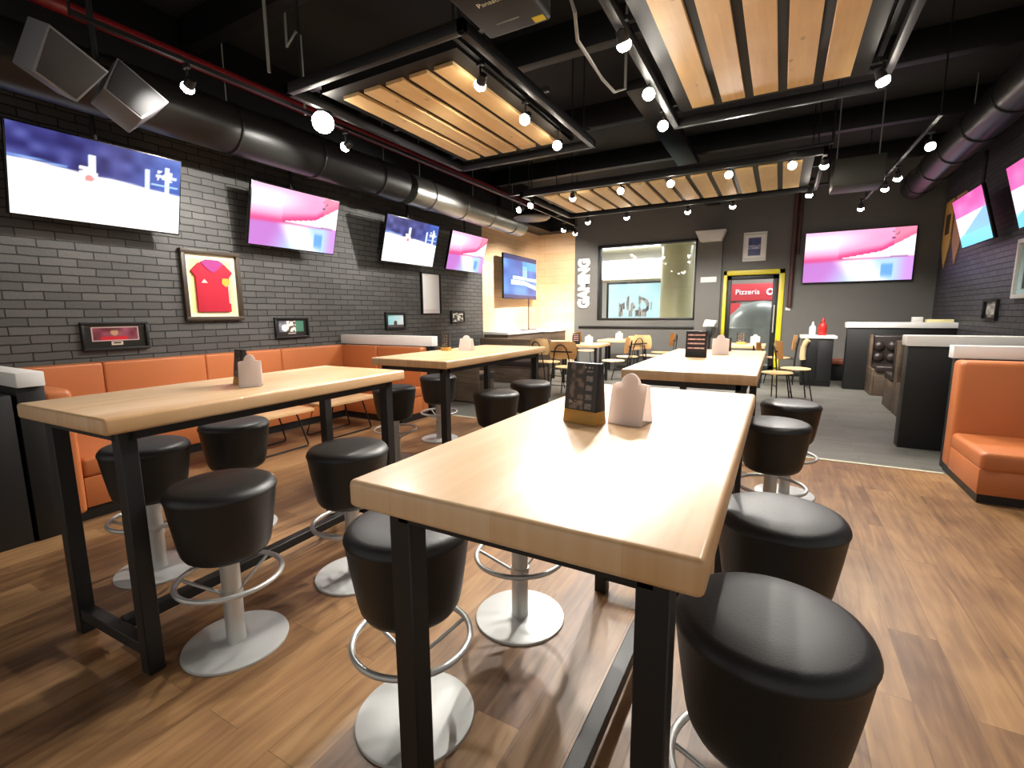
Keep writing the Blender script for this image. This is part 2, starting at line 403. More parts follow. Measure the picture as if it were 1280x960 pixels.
structure(MB().box(-6.1, 4.6, -3, YE+.2, ZC, ZC+.1).build('ceiling', M['ceil']))
# bulkhead along the top of the left wall
structure(MB().box(XL, XL+.40, -1.5, 9.12, 3.30, ZC, .005).build('trim_2', M['black']))
structure(MB().box(XL+.40, XL+.43, -1.5, 9.12, 3.30, 3.34, .004).build('trim_3', M['ductdark']))
structure(MB().box(XL, XL+.5, 9.12, YE, 3.5, ZC).box(XL+.5, -4.8, YE-.35, YE, 3.5, ZC).build('trim_4', M['black']))
structure(MB().box(WX0-.5, WX1+.35, YE-.05, YE, 1.02, 1.07, .006).build('trim_5', M['black']))
structure(MB().box(DX1+.02, XR, YE-.012, YE, 0, .1, .003).build('baseboard_end', M['black']))

# window into the mall, door
w1 = thing('window_1', None, None, (0, YE, 0)); w1['kind'] = 'structure'
f = MB(); t_ = .045
f.box(WX0, WX1, -.03, .2, WZ0, WZ0+t_, .004).box(WX0, WX1, -.03, .2, WZ1-t_, WZ1, .004).box(WX0, WX0+t_, -.03, .2, WZ0, WZ1, .004).box(WX1-t_, WX1, -.03, .2, WZ0, WZ1, .004)
f.build('window_frame', M['black'], w1)
MB().box(WX0+t_, WX1-t_, .09, .10, WZ0+t_, WZ1-t_).build('glass_pane', M['glass'], w1)
d1 = thing('door_1', None, None, (0, YE, 0)); d1['kind'] = 'structure'
MB().box(DX0, DX0+.07, -.04, .2, 0, DZ, .004).box(DX1-.1, DX1, -.04, .2, 0, DZ, .004).box(DX0, DX1, -.04, .2, DZ-.1, DZ, .004).build('door_frame', M['yellow'], d1)
a, b = DX0+.075, DX1-.105
MB().box(a, a+.09, .06, .11, .01, DZ-.105, .004).box(b-.11, b, .06, .11, .01, DZ-.105, .004).box(a, b, .06, .11, DZ-.2, DZ-.105, .004).box(a, b, .06, .11, .01, .2, .004).build('door_stile', M['black'], d1)
MB().box(a+.09, b-.11, .08, .09, .2, DZ-.2).build('glass_pane', M['glass'], d1)
MB().cyl((b-.055, .0, .95), (b-.055, .0, 1.55), .014).cyl((b-.055, .0, 1.0), (b-.055, .06, 1.0), .01).cyl((b-.055, .0, 1.5), (b-.055, .06, 1.5), .01).build('door_handle', M['steel'], d1)

# the mall beyond
MY = 19.0
structure(MB().box(-12, 6, YE+.2, MY+1, -.1, 0).build('floor_mall', M['mallfloor']))
structure(MB().box(-12, 6, YE+.2, MY+1, 3.72, 3.82).build('ceiling_mall', M['mallwhite']))
structure(MB().box(-12, 6, MY, MY+.2, 0, 3.72).build('wall_mall', M['mallwhite']))
structure(MB().box(-8.5, -3.35, MY-1.6, MY, 2.75, 3.3, .01).box(-8.5, -3.35, MY-1.7, MY, 2.6, 2.78, .01).build('trim_6', M['mallbeige']))
c = MB().lathe([(0, 0), (.47, 0), (.47, 2.1), (.46, 2.11), (.47, 2.12), (.47, 3.35), (.55, 3.38), (.55, 3.72), (0, 3.72)], 48).build('mall_column', M['mallcol'])
c.location = (-2.78, 15.2, 0); tag(c, 'round glossy beige column in the mall seen through the window', 'column')
mp = thing('ceiling_light', 'long white ceiling light of the mall beyond the window', 'ceiling light', (-4.9, 16.6, 3.68))
MB().box(-2.2, 2.2, -.5, .5, 0, .04, .005).build('housing', M['mallwhite'], mp)
MB().box(-2.1, 2.1, -.42, .42, -.02, 0).build('diffuser', M['malllight'], mp)
mq = dup(mp, 'white ceiling light of the mall seen above the yellow door glass', (1.2, 16.6, 3.68))
def ad(u, v):
    c_ = mixc((.80, .93, .93), (.62, .80, .82), vn(u*3, v*3))
    if .2 < u < .85 and .5 < v < .84:
        k = vn(u*26, v*9, 4)
        if k > .5 and v < .86-.4*abs(u-.5): c_ = mixc((.25, .24, .24), (.75, .72, .66), hsh(int(u*40), int(v*12)))
    return c_
ds = thing('advert_screen', 'pale blue advert display standing in the mall behind the window', 'display', (-4.6, 17.2, 0))
bevelframe(2.0, 2.5, .07, .06, 'display_frame', M['ductdark'], ds).location = (0, 0, 1.25)
p_ = pic('screen', 1.86, 2.36, 60, 70, ad, M['screen'], ds, -.02); p_.location = (0, 0, 1.25)
MB().box(-1.0, 1.0, 0, .18, 0, 2.5, .01).build('housing', M['whiteplastic'], ds)
pst = MB().box(-.05, .05, -.05, .05, 0, 2.6, .01).build('mall_post', M['ductdark'], None); pst.location = (-5.78, 17.0, 0)
tag(pst, 'thin dark post left of the pale advert display in the mall', 'post')

def text(name, body, size, mat, parent=None, extrude=.004, M_=None, align='CENTER', bold=0):
    cu = bpy.data.curves.new(name, 'FONT'); cu.body = body; cu.size = size; cu.extrude = extrude; cu.align_x = align; cu.align_y = 'CENTER'; cu.offset = bold
    o = bpy.data.objects.new(name, cu); COL.objects.link(o); dg = bpy.context.evaluated_depsgraph_get(); dg.update()
    me = bpy.data.meshes.new_from_object(o.evaluated_get(dg)); bpy.data.objects.remove(o)
    # text lies in XY; stand it up in XZ facing -Y
    me.transform(Matrix.Rotation(R(90), 4, 'X'))
    if M_ is not None: me.transform(M_)
    me.materials.clear(); me.materials.append(mat)
    o = bpy.data.objects.new(name, me); COL.objects.link(o)
    if parent: o.parent = parent
    return o
# shop front opposite, seen through the door
sf = thing('shop_front', 'red shop front opposite, seen through the glass of the yellow door', 'shop front', (-.45, MY-.9, 0))
MB().box(-2.2, 2.4, 0, .5, 0, 3.4, .01).build('facade', P('facade grey', '#77756e', .5), sf)
MB().box(-1.15, .45, -.12, 0, 1.78, 2.34, .01).build('sign_board', M['mallred'], sf)
text('sign_lettering', 'Pizzeria', .24, M['signwhite'], sf, .01, Matrix.Translation((-.55, -.14, 2.06)))
MB().torus((0, 0, 0), .085, .025, 24, 8, Matrix.Translation((.12, -.14, 2.06)) @ Matrix.Rotation(R(90), 4, 'X')).build('sign_emblem', M['signwhite'], sf)
MB().box(-1.5, 1.2, -.5, -.02, 0, 1.0, .02).build('counter', M['mallwhite'], sf)
MB().box(-1.1, -.75, -.1, -.0, 1.05, 1.7, .01).build('red_panel', M['mallred'], sf)
def dim(u, v): return mixc((.45, .5, .52), (.75, .78, .78), vn(u*4, v*4, 8)) if not (u > .62 and v > .55) else (.55, .66, .9)
pp = pic('shop_window', 2.2, 1.1, 24, 14, dim, M['print'], sf, -.03); pp.location = (.2, -.005, 1.2)
pod = MB().lathe([(0, 0), (1.0, 0), (1.0, .95), (.96, 1.0), (.9, 1.25), (.6, 1.55), (.2, 1.7), (0, 1.72)], 40).build('mall_kiosk', P('kiosk grey', '#8c9694', .3))
pod.location = (-.45, 15.6, 0); tag(pod, 'round grey white domed kiosk in the mall behind the door glass', 'kiosk')

# ------------------------------------------------------------------ televisions
TL = R(15)
def ltv(label, y0, y1, fn, poles=3.3):
    h = .71; c = Vector((-5.49, (y0+y1)/2, 2.60))
    return tv(label, c, FACE['left'], y1-y0, h, fn, TL, poles)
ltv('large wall television showing a white game scene, nearest on the brick wall', 1.535, 2.80, scr_game)
ltv('wall television with pink and white picture, right of the framed red shirt', 3.56, 4.80, scr_pink)
ltv('wall television showing a white game scene above the white poster', 5.74, 7.02, scr_game)
ltv('pink and white wall television farthest along the brick, beside the pale wood wall', 7.43, 8.65, scr_pink)
t5 = tv('television with blue picture in front of the pale wood wall', (-5.60, 10.48, 2.27), FACE['left']+R(2), 1.80, 1.0, scr_blue, 0)
MB().box(-.45, .45, .075, .2, -.3, .25, .01).build('mount', M['blackmetal'], t5)
tv('wide pink television on the far charcoal wall', (1.27, YE-.08, 2.50), FACE['end'], 1.80, 1.0, scr_pink, 0)
def rtv(label, yc, fn):
    return tv(label, (2.29, yc, 2.69), FACE['right'], 1.22, .71, fn, TL, 3.6)
rtv('tilted television with pink, white and cyan bands on the right wall', 9.33, scr_flag)
rtv('tilted pink television cut off by the right edge of the view', 7.32, scr_flag)

# ------------------------------------------------------------------ wall decor
def frame(label, face, loc, w, h, fn, t=.03, d=.04, mat='blackmetal', nx=40, ny=30, name='picture_frame', cat='picture', inner=None):
    o = thing(name, label, cat, loc, FACE[face])
    bevelframe(w, h, t, d, 'frame', M[mat], o)
    pic('picture', w-2*t+.002, h-2*t+.002, nx, ny, fn, M['print'], o, -.012)
    return o
def shirt(u, v):
    bg = (.96, .90, .62)
    if .06 > min(u, v, 1-u, 1-v): return (1, .95, .8)
    return bg
X_ = XL
sh = frame('brown framed red football shirt on the brick wall between two televisions', 'left', (X_, 3.235, 1.75), .66, .80, shirt, .045, .06, 'brownframe', 20, 24, 'framed_shirt', 'framed shirt')
# folded shirt: two layers of cloth with collar and sleeves
body = [(-.19, -.30), (.19, -.30), (.19, .10), (.235, .16), (.15, .25), (.07, .28), (-.07, .28), (-.15, .25), (-.235, .16), (-.19, .10)]
sh_body = MB().prism([(x, z) for x, z in body], -.045, -.016, bev=.006).build('shirt', P('red shirt', '#c01f38', .8, bump=.2, bscale=120, var=.1), sh)
MB().prism([(-.13, .262), (-.05, .18), (0, .15), (.05, .18), (.13, .262), (.07, .295), (-.07, .295)], -.053, -.046).build('collar', P('magenta collar', '#9c2f7c', .7), sh_body)
MB().prism([(.02, .05), (.09, .05), (.10, -.01), (.055, -.05), (.01, -.01)], -.052, -.046, Matrix.Translation((.085, 0, .04))).build('crest', P('gold crest', '#e0a93c', .5), sh_body)
MB().prism([(-.035, 0), (.035, 0), (.0, .045)], -.050, -.046, Matrix.Translation((-.1, 0, .03))).build('shirt_badge', M['paper'], sh_body)
MB().prism([(.165, -.2), (.18, -.2), (.18, .07), (.165, .07)], -.050, -.046).build('side_stripe', M['paper'], sh_body)

def photo_red(u, v):
    if min(u, 1-u) < .11 or v > .88 or v < .3:
        c = (.12, .12, .1)
        if .42 < u < .6 and .12 < v < .27 and not (.45 < u < .57 and .16 < v < .23): c = (.8, .75, .68)
        if v > .88: c = (.3, .3, .26)
        return c
    if u < .135 or u > .865 or v > .85 or v < .33: return (.85, .75, .75)
    if (u-.48)**2/.004+(v-.66)**2/.02 < 1: return (.75, .58, .45) if v < .74 else (.35, .28, .2)
    if v < .5 and abs(u-.48) < .22: return (.78, .15, .2)
    return mixc((.35, .12, .16), (.62, .35, .42), vn(u*9, v*5))
frame('black framed red photo above the orange booth, left of the shirt', 'left', (X_, 2.245, 1.21), .56, .28, photo_red, .025, .04, nx=64, ny=32)
def photo_green(u, v):
    if min(u, 1-u) < .1 or v > .9 or v < .28:
        return (.75, .72, .68) if (.38 < u < .62 and .13 < v < .2) else (.14, .13, .12)
    if (u-.28)**2/.012+(v-.5)**2/.04 < 1: return (.9, .95, .93)
    if u > .62: return (.30, .52, .44)
    if abs(u-.48) < .14: return mixc((.95, .93, .9), (.35, .3, .26), vn(u*14, v*9) > .62)
    return mixc((.35, .35, .4), (.62, .62, .68), vn(u*8, v*6))
frame('black framed green and white photo above the orange booth, right of the shirt', 'left', (X_, 4.245, 1.235), .52, .28, photo_green, .025, .04, nx=60, ny=32)
def photo_cyan(u, v):
    if (u-.5)**2/.01+(v-.3)**2/.05 < 1: return (.3, .25, .22)
    if v < .2: return (.35, .3, .3)
    return mixc((.55, .85, .88), (.9, .95, .97), u+.2*vn(u*6, v*6))
frame('black framed pale blue photo above the white ledge of the booth', 'left', (X_, 6.28, 1.295), .5, .30, photo_cyan, .045, .04, nx=36, ny=24)
def photo_bw(u, v): return mixc((.2, .19, .17), (.85, .83, .78), sst(.35, .65, vn(u*7, v*6, 3)))
frame('small square black and white photo near the end of the brick wall', 'left', (X_, 8.13, 1.34), .48, .26, photo_bw, .04, .04, nx=30, ny=24)
def poster_white(u, v): return (.97, .96, .95) if not (v < .09 and .1 < u < .9) else (.92, .88, .86)
frame('tall white poster in a thin dark frame under the televisions', 'left', (X_, 7.27, 1.79), .58, .78, poster_white, .022, .05, nx=16, ny=24, name='framed_poster', cat='poster')
def poster_blue(u, v):
    if min(u, 1-u) < .2 or v > .84 or v < .16: return (.93, .92, .9) if not (v < .08 or v > .93) else (.80, .8, .76)
    c = mixc((.13, .15, .36), (.25, .28, .52), vn(u*9, v*9))
    if .42 < v < .56 and hsh(int(u*24), int(v*40)) > .35: c = (.72, .74, .85)
    return c
frame('white framed blue poster above the yellow door', 'end', (-.58, YE, 2.82), .46, .62, poster_blue, .025, .03, 'white', 40, 40, 'framed_poster', 'poster')
def photo_grey(u, v):
    if min(u, 1-u) < .12 or v < .22: return (.06, .06, .06) if not (.3 < u < .6 and .1 < v < .2) else (.6, .6, .58)
    return mixc((.4, .4, .38), (.9, .88, .85), vn(u*7, v*6, 9))
frame('small black framed photo on the right wall above the white ledge', 'right', (XR, 9.05, 1.40), .50, .29, photo_grey, .03, .04, nx=36, ny=24)
def poster_jersey(u, v): return (.12, .13, .14) if abs(u-.5) < .3 and .12 < v < .7 else (.75, .88, .9)
frame('white framed picture at the right edge of the view', 'right', (XR, 7.98, 1.90), .74, .72, poster_jersey, .05, .05, 'white', 24, 24)
# lettering GAMING reading upwards
gl = text('wall_lettering', 'GAMING', .40, M['white'], None, .02, Matrix.Translation((-4.52, YE-.02, 2.17)) @ Matrix.Rotation(R(-90), 4, 'Y'), bold=.026)
_xs = [v.co.z for v in gl.data.vertices]; _w = max(_xs)-min(_xs)
gl.data.transform(Matrix.Translation((-4.52, 0, 2.17)) @ Matrix.Diagonal((1, 1, 1.27/_w, 1)) @ Matrix.Translation((4.52, 0, -2.17)))
tag(gl, 'large white letters GAMING reading upwards on the charcoal wall', 'wall lettering')
o = MB().prism([(-.32, .17), (.32, .17), (.23, -.06), (-.21, -.06)], -.26, .01, bev=.008).build('uplighter', M['whiteplastic']); o.location = (-1.46, YE-.12, 3.03)
tag(o, 'white wedge shaped wall fitting on top of the pillar beside the window', 'wall fitting')
o = MB().box(-.17, .17, -.012, 0, -.06, .06, .003).build('wall_sign', M['whiteplastic']); o.location = (-1.48, YE-.12, 2.14)
tag(o, 'small pale plate on the pillar between window and yellow door', 'sign')
o = MB().box(-.05, .05, -.02, 0, -.035, .035, .006).build('wall_control', M['whiteplastic']); o.location = (.14, YE, 1.46)
tag(o, 'small white wall control right of the yellow door', 'wall control')
o = MB().cyl((.16, YE-.06, 1.5), (.16, YE-.06, ZC), .045).cyl((.25, YE-.06, 2.6), (.25, YE-.06, ZC), .03).build('riser_pipe', M['darkred']); tag(o, 'dark red riser pipe on the far wall right of the yellow door', 'pipe')
for k, (y, zt, m_, l_) in enumerate(((11.62, 2.16, 'gold', 'gold hanging pennant with a pointed end, nearer the far corner'), (11.02, 2.18, 'tan', 'tan hanging pennant with a pointed end, beside the right television'))):
    p = thing('pennant', l_, 'pennant', (XR, y, 0), FACE['right'])
    MB().prism([(-.24, 3.35), (-.24, zt+.42), (0, zt), (.24, zt+.42), (.24, 3.35)], -.016, -.002).build('cloth', M[m_], p)
    MB().cyl((-.27, -.017, 3.36), (.27, -.017, 3.36), .014).build('rod', M['brownframe'], p)
    if k == 0: MB().box(-.12, .12, -.02, -.016, zt+.6, zt+.95).build('emblem', M['brownframe'], p)

# ------------------------------------------------------------------ tall tables
def tall_table(label, x0, x1, y0, y1, rz=0, z=1.05, th=.062):
    cx, cy = (x0+x1)/2, (y0+y1)/2; w, l = x1-x0, y1-y0
    t = thing('high_table', label, 'high table', (cx, cy, 0), rz)
    MB().box(-w/2, w/2, -l/2, l/2, z-th, z, .012, 3).build('tabletop', M['maple'], t)
    lx, ly, s = w/2-.085, l/2-.09, .058
    for sx in (-1, 1):
        for sy in (-1, 1):
            MB().box(sx*lx-s/2, sx*lx+s/2, sy*ly-s/2, sy*ly+s/2, 0, z-th, .003, 1).build('leg', M['blackmetal'], t)
    MB().box(-lx, lx, -ly-s/2, -ly+s/2, z-th-.04, z-th-.001).box(-lx, lx, ly-s/2, ly+s/2, z-th-.04, z-th-.001).box(-lx-s/2, -lx+s/2, -ly, ly, z-th-.04, z-th-.001).box(lx-s/2, lx+s/2, -ly, ly, z-th-.04, z-th-.001).build('apron', M['blackmetal'], t)
    for sy in (-1, 1): MB().box(-lx+s/2, lx-s/2, sy*ly-s/2+.004, sy*ly+s/2-.004, .07, .12, .003, 1).build('crossbar', M['blackmetal'], t)
    MB().box(-.028, .028, -ly+s/2, ly-s/2, .072, .122, .003, 1).build('stretcher', M['blackmetal'], t)
    return t
tall_table('pale wood high table in the centre foreground, nearest the camera', -.79, -.068, .68, 2.27)
tall_table('pale wood high table at the left, in front of the orange booth', -2.76, -2.04, .69, 2.28, R(2.2))
tall_table('pale wood high table behind the left one, beyond the booth end', -2.95, -2.17, 2.86, 4.62)
tall_table('brightly lit high table behind the centre foreground one', -.86, -.085, 2.95, 4.88)

# ------------------------------------------------------------------ bar stools
def make_stool():
    s = thing('bar_stool', '', 'bar stool')
    MB().lathe([(0, .412), (.11, .413), (.138, .418), (.155, .43), (.166, .45), (.173, .48), (.190, .59), (.201, .675), (.204, .684), (.206, .690), (.204, .697), (.200, .706), (.190, .718), (.172, .725), (.10, .729), (0, .730)], 48).build('seat', M['leather'], s)
    MB().lathe([(0, .012), (.04, .012), (.038, .028), (.038, .415), (0, .415)], 24).lathe([(.038, .205), (.043, .205), (.043, .25), (.038, .25)], 24).build('pole', M['steel'], s)
    ring = MB().torus((0, 0, .31), .198, .011, 48, 10).build('foot_ring', M['steel'], s)
    for k in range(3):
        a = 2*PI*k/3+.5; MB().cyl((.036*math.cos(a), .036*math.sin(a), .228), (.196*math.cos(a), .196*math.sin(a), .308), .007, n=10).build('spoke', M['steel'], ring)
    MB().lathe([(0, 0), (.205, 0), (.206, .004), (.204, .010), (.199, .012), (0, .012)], 56).build('base_plate', M['baseplate'], s)
    return s
proto = None
stools = [
 (-1.03, 1.125, 'black bar stool behind the front left leg of the centre table'),
 (-.97, 1.79, 'black bar stool mostly hidden under the left side of the centre table'),
 (.025, 1.14, 'large black bar stool in the right foreground, nearest the camera'),
 (.045, 1.80, 'black bar stool right of the centre table, second from the front'),
 (-1.97, 1.05, 'black bar stool right of the near leg of the left table'),
 (-1.93, 1.68, 'black bar stool between the left table and the centre table corner'),
 (-2.95, 1.20, 'black bar stool behind the near leg of the left table, booth side'),
 (-3.06, 1.75, 'second black bar stool on the booth side of the left table'),
 (-3.16, 3.34, 'black bar stool by the booth end, left of the rear left table'),
 (-3.29, 4.18, 'black bar stool behind the near leg of the rear left table'),
 (-2.14, 3.53, 'black bar stool seen over the centre table left edge, nearer of two'),
 (-2.14, 4.20, 'black bar stool seen over the centre table left edge, farther of two'),
 (.015, 3.32, 'black bar stool right of the bright rear table, nearer of two'),
 (.115, 4.10, 'black bar stool right of the bright rear table, farther of two'),
]
for i, (x, y, lab) in enumerate(stools):
    rz = hsh(i, 3)*2
    if proto is None: proto = make_stool(); proto.matrix_world = Matrix.Translation((x, y, 0)) @ Matrix.Rotation(rz, 4, 'Z'); proto['label'] = lab; proto['group'] = 'black drum bar stools'
    else: dup(proto, lab, (x, y, 0), rz, 'black drum bar stools')

# ------------------------------------------------------------------ menus and white cards on the tables
def menu_pic(seed, rows=False):
    def f(u, v):
        if rows:
            r = int(v*9); c = (.16, .12, .12)
            if r % 2 == 1 and .08 < u < .92 and .15 < (v*9) % 1 < .8: c = mixc((.75, .55, .52), (.92, .8, .78), hsh(int(u*18), r, seed))
            return c
        c = (.17, .15, .14)
        if .90 < v < .95 and .14 < u < .82 and hsh(int(u*22), 1, seed) > .2: c = (.62, .6, .58)
        if .64 < u < .86:
            k = (v*5) % 1
            if .12 < k < .72 and v < .86: c = (.48, .46, .45) if hsh(int(u*60), int(v*60), seed) > .3 else (.3, .29, .28)
        elif .12 < u < .58:
            n = vn(u*9, v*11, seed)
            c = mixc((.2, .17, .15), (.42, .36, .31), sst(.4, .8, n))
            if .1 < v < .2 and hsh(int(u*30), int(v*40), seed) > .4: c = (.55, .5, .44)
        return c
    return f
def menu(label, loc, rz, w, h, seed, rows=False):
    m = thing('menu_stand', label, 'menu stand', loc, rz)
    bh = h*.22
    MB().prism([(-.034, 0), (.034, 0), (.026, bh), (-.026, bh)], -w/2, w/2, Matrix.Rotation(R(90), 4, 'Z'), bev=.003).build('base', M['woodblock'] if not rows else M['black'], m)
    B = Matrix.Translation((0, 0, bh-.001))
    bo = MB().prism([(-.026, 0), (.026, 0), (.010, h-bh), (-.010, h-bh)], -w/2, w/2, Matrix.Rotation(R(90), 4, 'Z'), bev=.002).build('board', M['black'], m, B)
    for sgn, rz2 in ((1, 0), (-1, PI)):
        p = pic('menu_print', w-.008, h-bh-.006, 44, 60, menu_pic(seed, rows), M['print'], bo)
        p.matrix_local = Matrix.Rotation(rz2, 4, 'Z') @ Matrix.Translation((0, -.0195, bh+(h-bh)/2)) @ Matrix.Rotation(-math.atan2(.016, h-bh), 4, 'X')
    return m
def card(label, loc, rz, w=.125, h=.17):
    m = thing('tent_card', label, 'tent card', loc, rz)
    prof = [(-w/2, 0), (w/2, 0), (w/2, h*.78)]
    prof += [(w*.30, h*.80)]+[(w*.25*math.cos(a), h*.80+h*.2*math.sin(a)) for a in [PI*k/10 for k in range(11)]]+[(-w*.30, h*.80), (-w/2, h*.78)]
    L1 = Matrix.Translation((0, -.045, 0)) @ Matrix.Rotation(R(-15), 4, 'X')
    L2 = Matrix.Translation((0, .045, 0)) @ Matrix.Rotation(R(15), 4, 'X')
    MB().prism(prof, -.0015, .0015).build('front_panel', M['paper'], m, L1)
    MB().prism(prof, -.0015, .0015).build('back_panel', M['paper'], m, L2)
    MB().box(-w/2, w/2, -.045, .045, 0, .002).build('base_strip', M['acrylic'], m)
    return m
Z = 1.05
menu('dark menu stand with a wooden base on the centre foreground table', (-.533, 1.43, Z), R(-14), .125, .195, 1)
card('white arched tent card beside the dark menu on the centre table', (-.40, 1.49, Z), R(-8), .115, .165)
menu('dark menu stand with a wooden base on the left table', (-2.42, 1.45, Z), R(-12), .10, .18, 2)
card('white arched tent card seen edge on, beside the menu on the left table', (-2.30, 1.42, Z), R(52), .10, .165)
menu('brownish menu stand on the rear left table', (-3.12+.3, 3.72, Z), R(10), .085, .16, 3)
card('white arched tent card beside the menu on the rear left table', (-2.66, 3.84, Z), R(0), .13, .15)
menu('dark menu stand with pale text rows on the bright rear table, nearer of two', (-.56, 3.98, Z), R(0), .155, .205, 4, True)
card('white arched tent card between the two menus on the bright rear table', (-.42, 4.35, Z), R(5), .13, .17)
menu('dark menu stand with pale text rows at the far end of the bright rear table', (-.42, 4.76, Z), R(0), .10, .12, 5, True)

# ------------------------------------------------------------------ orange booth on the left
bt = thing('corner_booth', 'long orange leather booth along the brick wall with returned ends', 'booth', (XL, 1.1, 0))
BI = Matrix.Translation((-XL, -1.1, 0))
x0, x1 = XL+.005, -5.20
def bpart(name, mb, mat='orange'): return mb.build(name, M[mat], bt, BI)
# backrest segments along the wall
ys = [1.15, 2.05, 3.0, 3.95, 5.02]
for ya, yb in zip(ys, ys[1:]):
    bpart('backrest', MB().box(x0, XL+.17, ya+.0005, yb-.0005, .06, .965, .022, 4))
bpart('seat', MB().box(XL+.17, x1, 1.60, 4.55, .30, .44, .03, 3))
bpart('seat_front', MB().box(XL+.17, x1-.01, 1.60, 4.55, .09, .30, .006))
bpart('plinth', MB().box(XL+.17, x1-.03, 1.60, 4.55, 0, .09), 'black')
# near return
bpart('backrest', MB().box(XL+.17, -4.08, 1.14, 1.29, .06, .93, .035, 4))
bpart('seat', MB().box(x1, -4.10, 1.29, 1.72, .30, .44, .03, 3))
bpart('seat_front', MB().box(x1, -4.10, 1.29, 1.71, .09, .30, .006))
bpart('plinth', MB().box(x1, -4.12, 1.16, 1.69, 0, .09), 'black')
# far return
bpart('backrest', MB().box(XL+.17, -4.97, 4.93, 5.07, .06, .965, .03, 4))
bpart('backrest', MB().box(-4.969, -4.16, 4.93, 5.07, .06, .965, .03, 4))
bpart('seat', MB().box(x1, -4.16, 4.50, 4.93, .30, .44, .03, 3))
bpart('seat_front', MB().box(x1, -4.16, 4.51, 4.93, .09, .30, .006))
bpart('plinth', MB().box(x1, -4.17, 4.53, 5.05, 0, .09), 'black')
# half walls with white ledges
def half_wall(label, x0, x1, y0, y1, z0, z1, ov=.02, xo=None, body='black'):
    h = thing('half_wall', label, 'half wall', ((x0+x1)/2, (y0+y1)/2, 0))
    I = Matrix.Translation((-(x0+x1)/2, -(y0+y1)/2, 0))
    MB().box(x0, x1, y0, y1, 0, z0, .003).build('panel', M[body], h, I)
    a, b = xo if xo else (x0, x1+ov)
    MB().box(a, b, y0-ov, y1+ov, z0, z1, .006).build('ledge', M['white'], h, I)
    return h
half_wall('black half wall with a white ledge at the left end of the booth', XL, -3.99, 1.0, 1.13, .98, 1.07, 0, (XL, -3.96))
half_wall('black half wall with a long white ledge behind the booth end', XL, -4.12, 5.08, 5.2, .97, 1.105, .0, (XL, -4.08))
cb = thing('black_cabinet', 'black cabinet in the shade at the far left edge', 'cabinet', (-4.9, .7, 0))
MB().box(-.93, .90, -.3, .28, 0, .94, .006).build('body', M['black'], cb)
MB().box(-.85, -.02, -.315, -.3, .08, .88, .004).build('door', M['blackgloss'], cb); MB().box(.0, .85, -.315, -.3, .08, .88, .004).build('door', M['blackgloss'], cb)
# low tables of the booth with bent wire legs
def booth_table(label, x, y, w=.5, l=.9):
    t = thing('low_table', label, 'low table', (x, y, 0))
    MB().box(-w/2, w/2, -l/2, l/2, .385, .42, .004).build('tabletop', M['maple'], t)
    for s in (-1, 1):
        xx = s*(w/2-.06)
        MB().tube([(xx-s*.03, -l/2+.16, .387), (xx, -l/2+.06, .03), (xx, -l/2+.07, .012), (xx, l/2-.07, .012), (xx, l/2-.06, .03), (xx-s*.03, l/2-.16, .387)], .009).build('wire_leg', M['blackmetal'], t)
    return t
booth_table('low pale table with wire legs in the booth, behind the left high table', -4.55, 2.85, .5, .95)
booth_table('low pale table with wire legs in the booth, near the far return', -4.55, 3.86, .5, .75)

# ------------------------------------------------------------------ orange bench on the right and booths behind
sb = thing('bench_sofa', 'orange leather bench at the right edge, under a white ledge', 'bench', (1.33, 4.54, 0))
SI = Matrix.Translation((-1.33, -4.54, 0))
xe = XR-.01
MB().box(1.335, xe, 5.22, 5.43, .06, .985, .04, 4).build('backrest', M['orange'], sb, SI)
MB().box(1.335, xe, 4.53, 5.23, .245, .385, .035, 4).build('seat', M['orange'], sb, SI)
MB().box(1.335, xe, 4.545, 5.22, .07, .26, .008).build('seat_front', M['orange'], sb, SI)
MB().box(1.35, xe, 4.57, 5.42, 0, .07).build('plinth', M['black'], sb, SI)
half_wall('white topped ledge wall directly behind the orange bench', 1.36, XR, 5.435, 5.56, .99, 1.10, .0, (1.33, XR))
half_wall('black half wall with a white ledge between the orange bench and the brown booths', 1.15, XR, 6.12, 6.30, 1.05, 1.155, .02, (1.13, XR))
half_wall('far black half wall with a thick white ledge near the far corner', 1.08, XR, 10.40, 10.62, 1.11, 1.205, .03, (1.05, XR))
o = MB().box(-.07, .07, -.07, .07, 0, .09, .012).box(-.05, .05, -.075, -.07, .02, .07, .004).build('napkin_box', M['whiteplastic']); o.location = (2.05, 10.51, 1.205); tag(o, 'small white box on the far white ledge', 'box')
o = MB().box(-.2, .2, -.09, .09, 0, .05, .008).build('tray', M['cream']); o.location = (2.34, 10.51, 1.205); 
o.scale = (.85, 1, 1); tag(o, 'flat cream tray on the far white ledge near the right wall', 'tray')
def tufted(label, yb, depth, x0=1.42, x1=XR-.02, side=True):
    b = thing('booth_bench', label, 'booth bench', (x0, yb, 0))
    W = x1-x0
    MB().box(.04, W, -.16, -.02, .42, .99, .03, 3).build('backrest', M['brownleather'], b)
    mb = MB()
    n = 6
    for i in range(n):
        for r_ in range(2):
            cx = .04+(i+.5)*(W-.04)/n; mb.lathe([(0, -.05), (.05, -.045), (.078, -.02), (.085, 0)], 16, Matrix.Translation((cx, -.165, .80-.19*r_)) @ Matrix.Rotation(R(90), 4, 'X') @ Matrix.Scale(-1, 4, (0, 0, 1)))
    mb.build('button_tufts', M['brownleather'], b)
    MB().box(.04, W, -depth, -.16, .40, .50, .025, 3).build('seat', M['brownleather'], b)
    MB().box(.04, W, -depth+.04, -.02, 0, .40, .004).build('base', M['darkwood'], b)
    MB().box(0, .04, -.2, 0, 0, 1.0, .006).box(0, .04, -depth+.04, -.2, 0, .44, .006).build('end_panel', M['darkwood_y'], b)
    return b
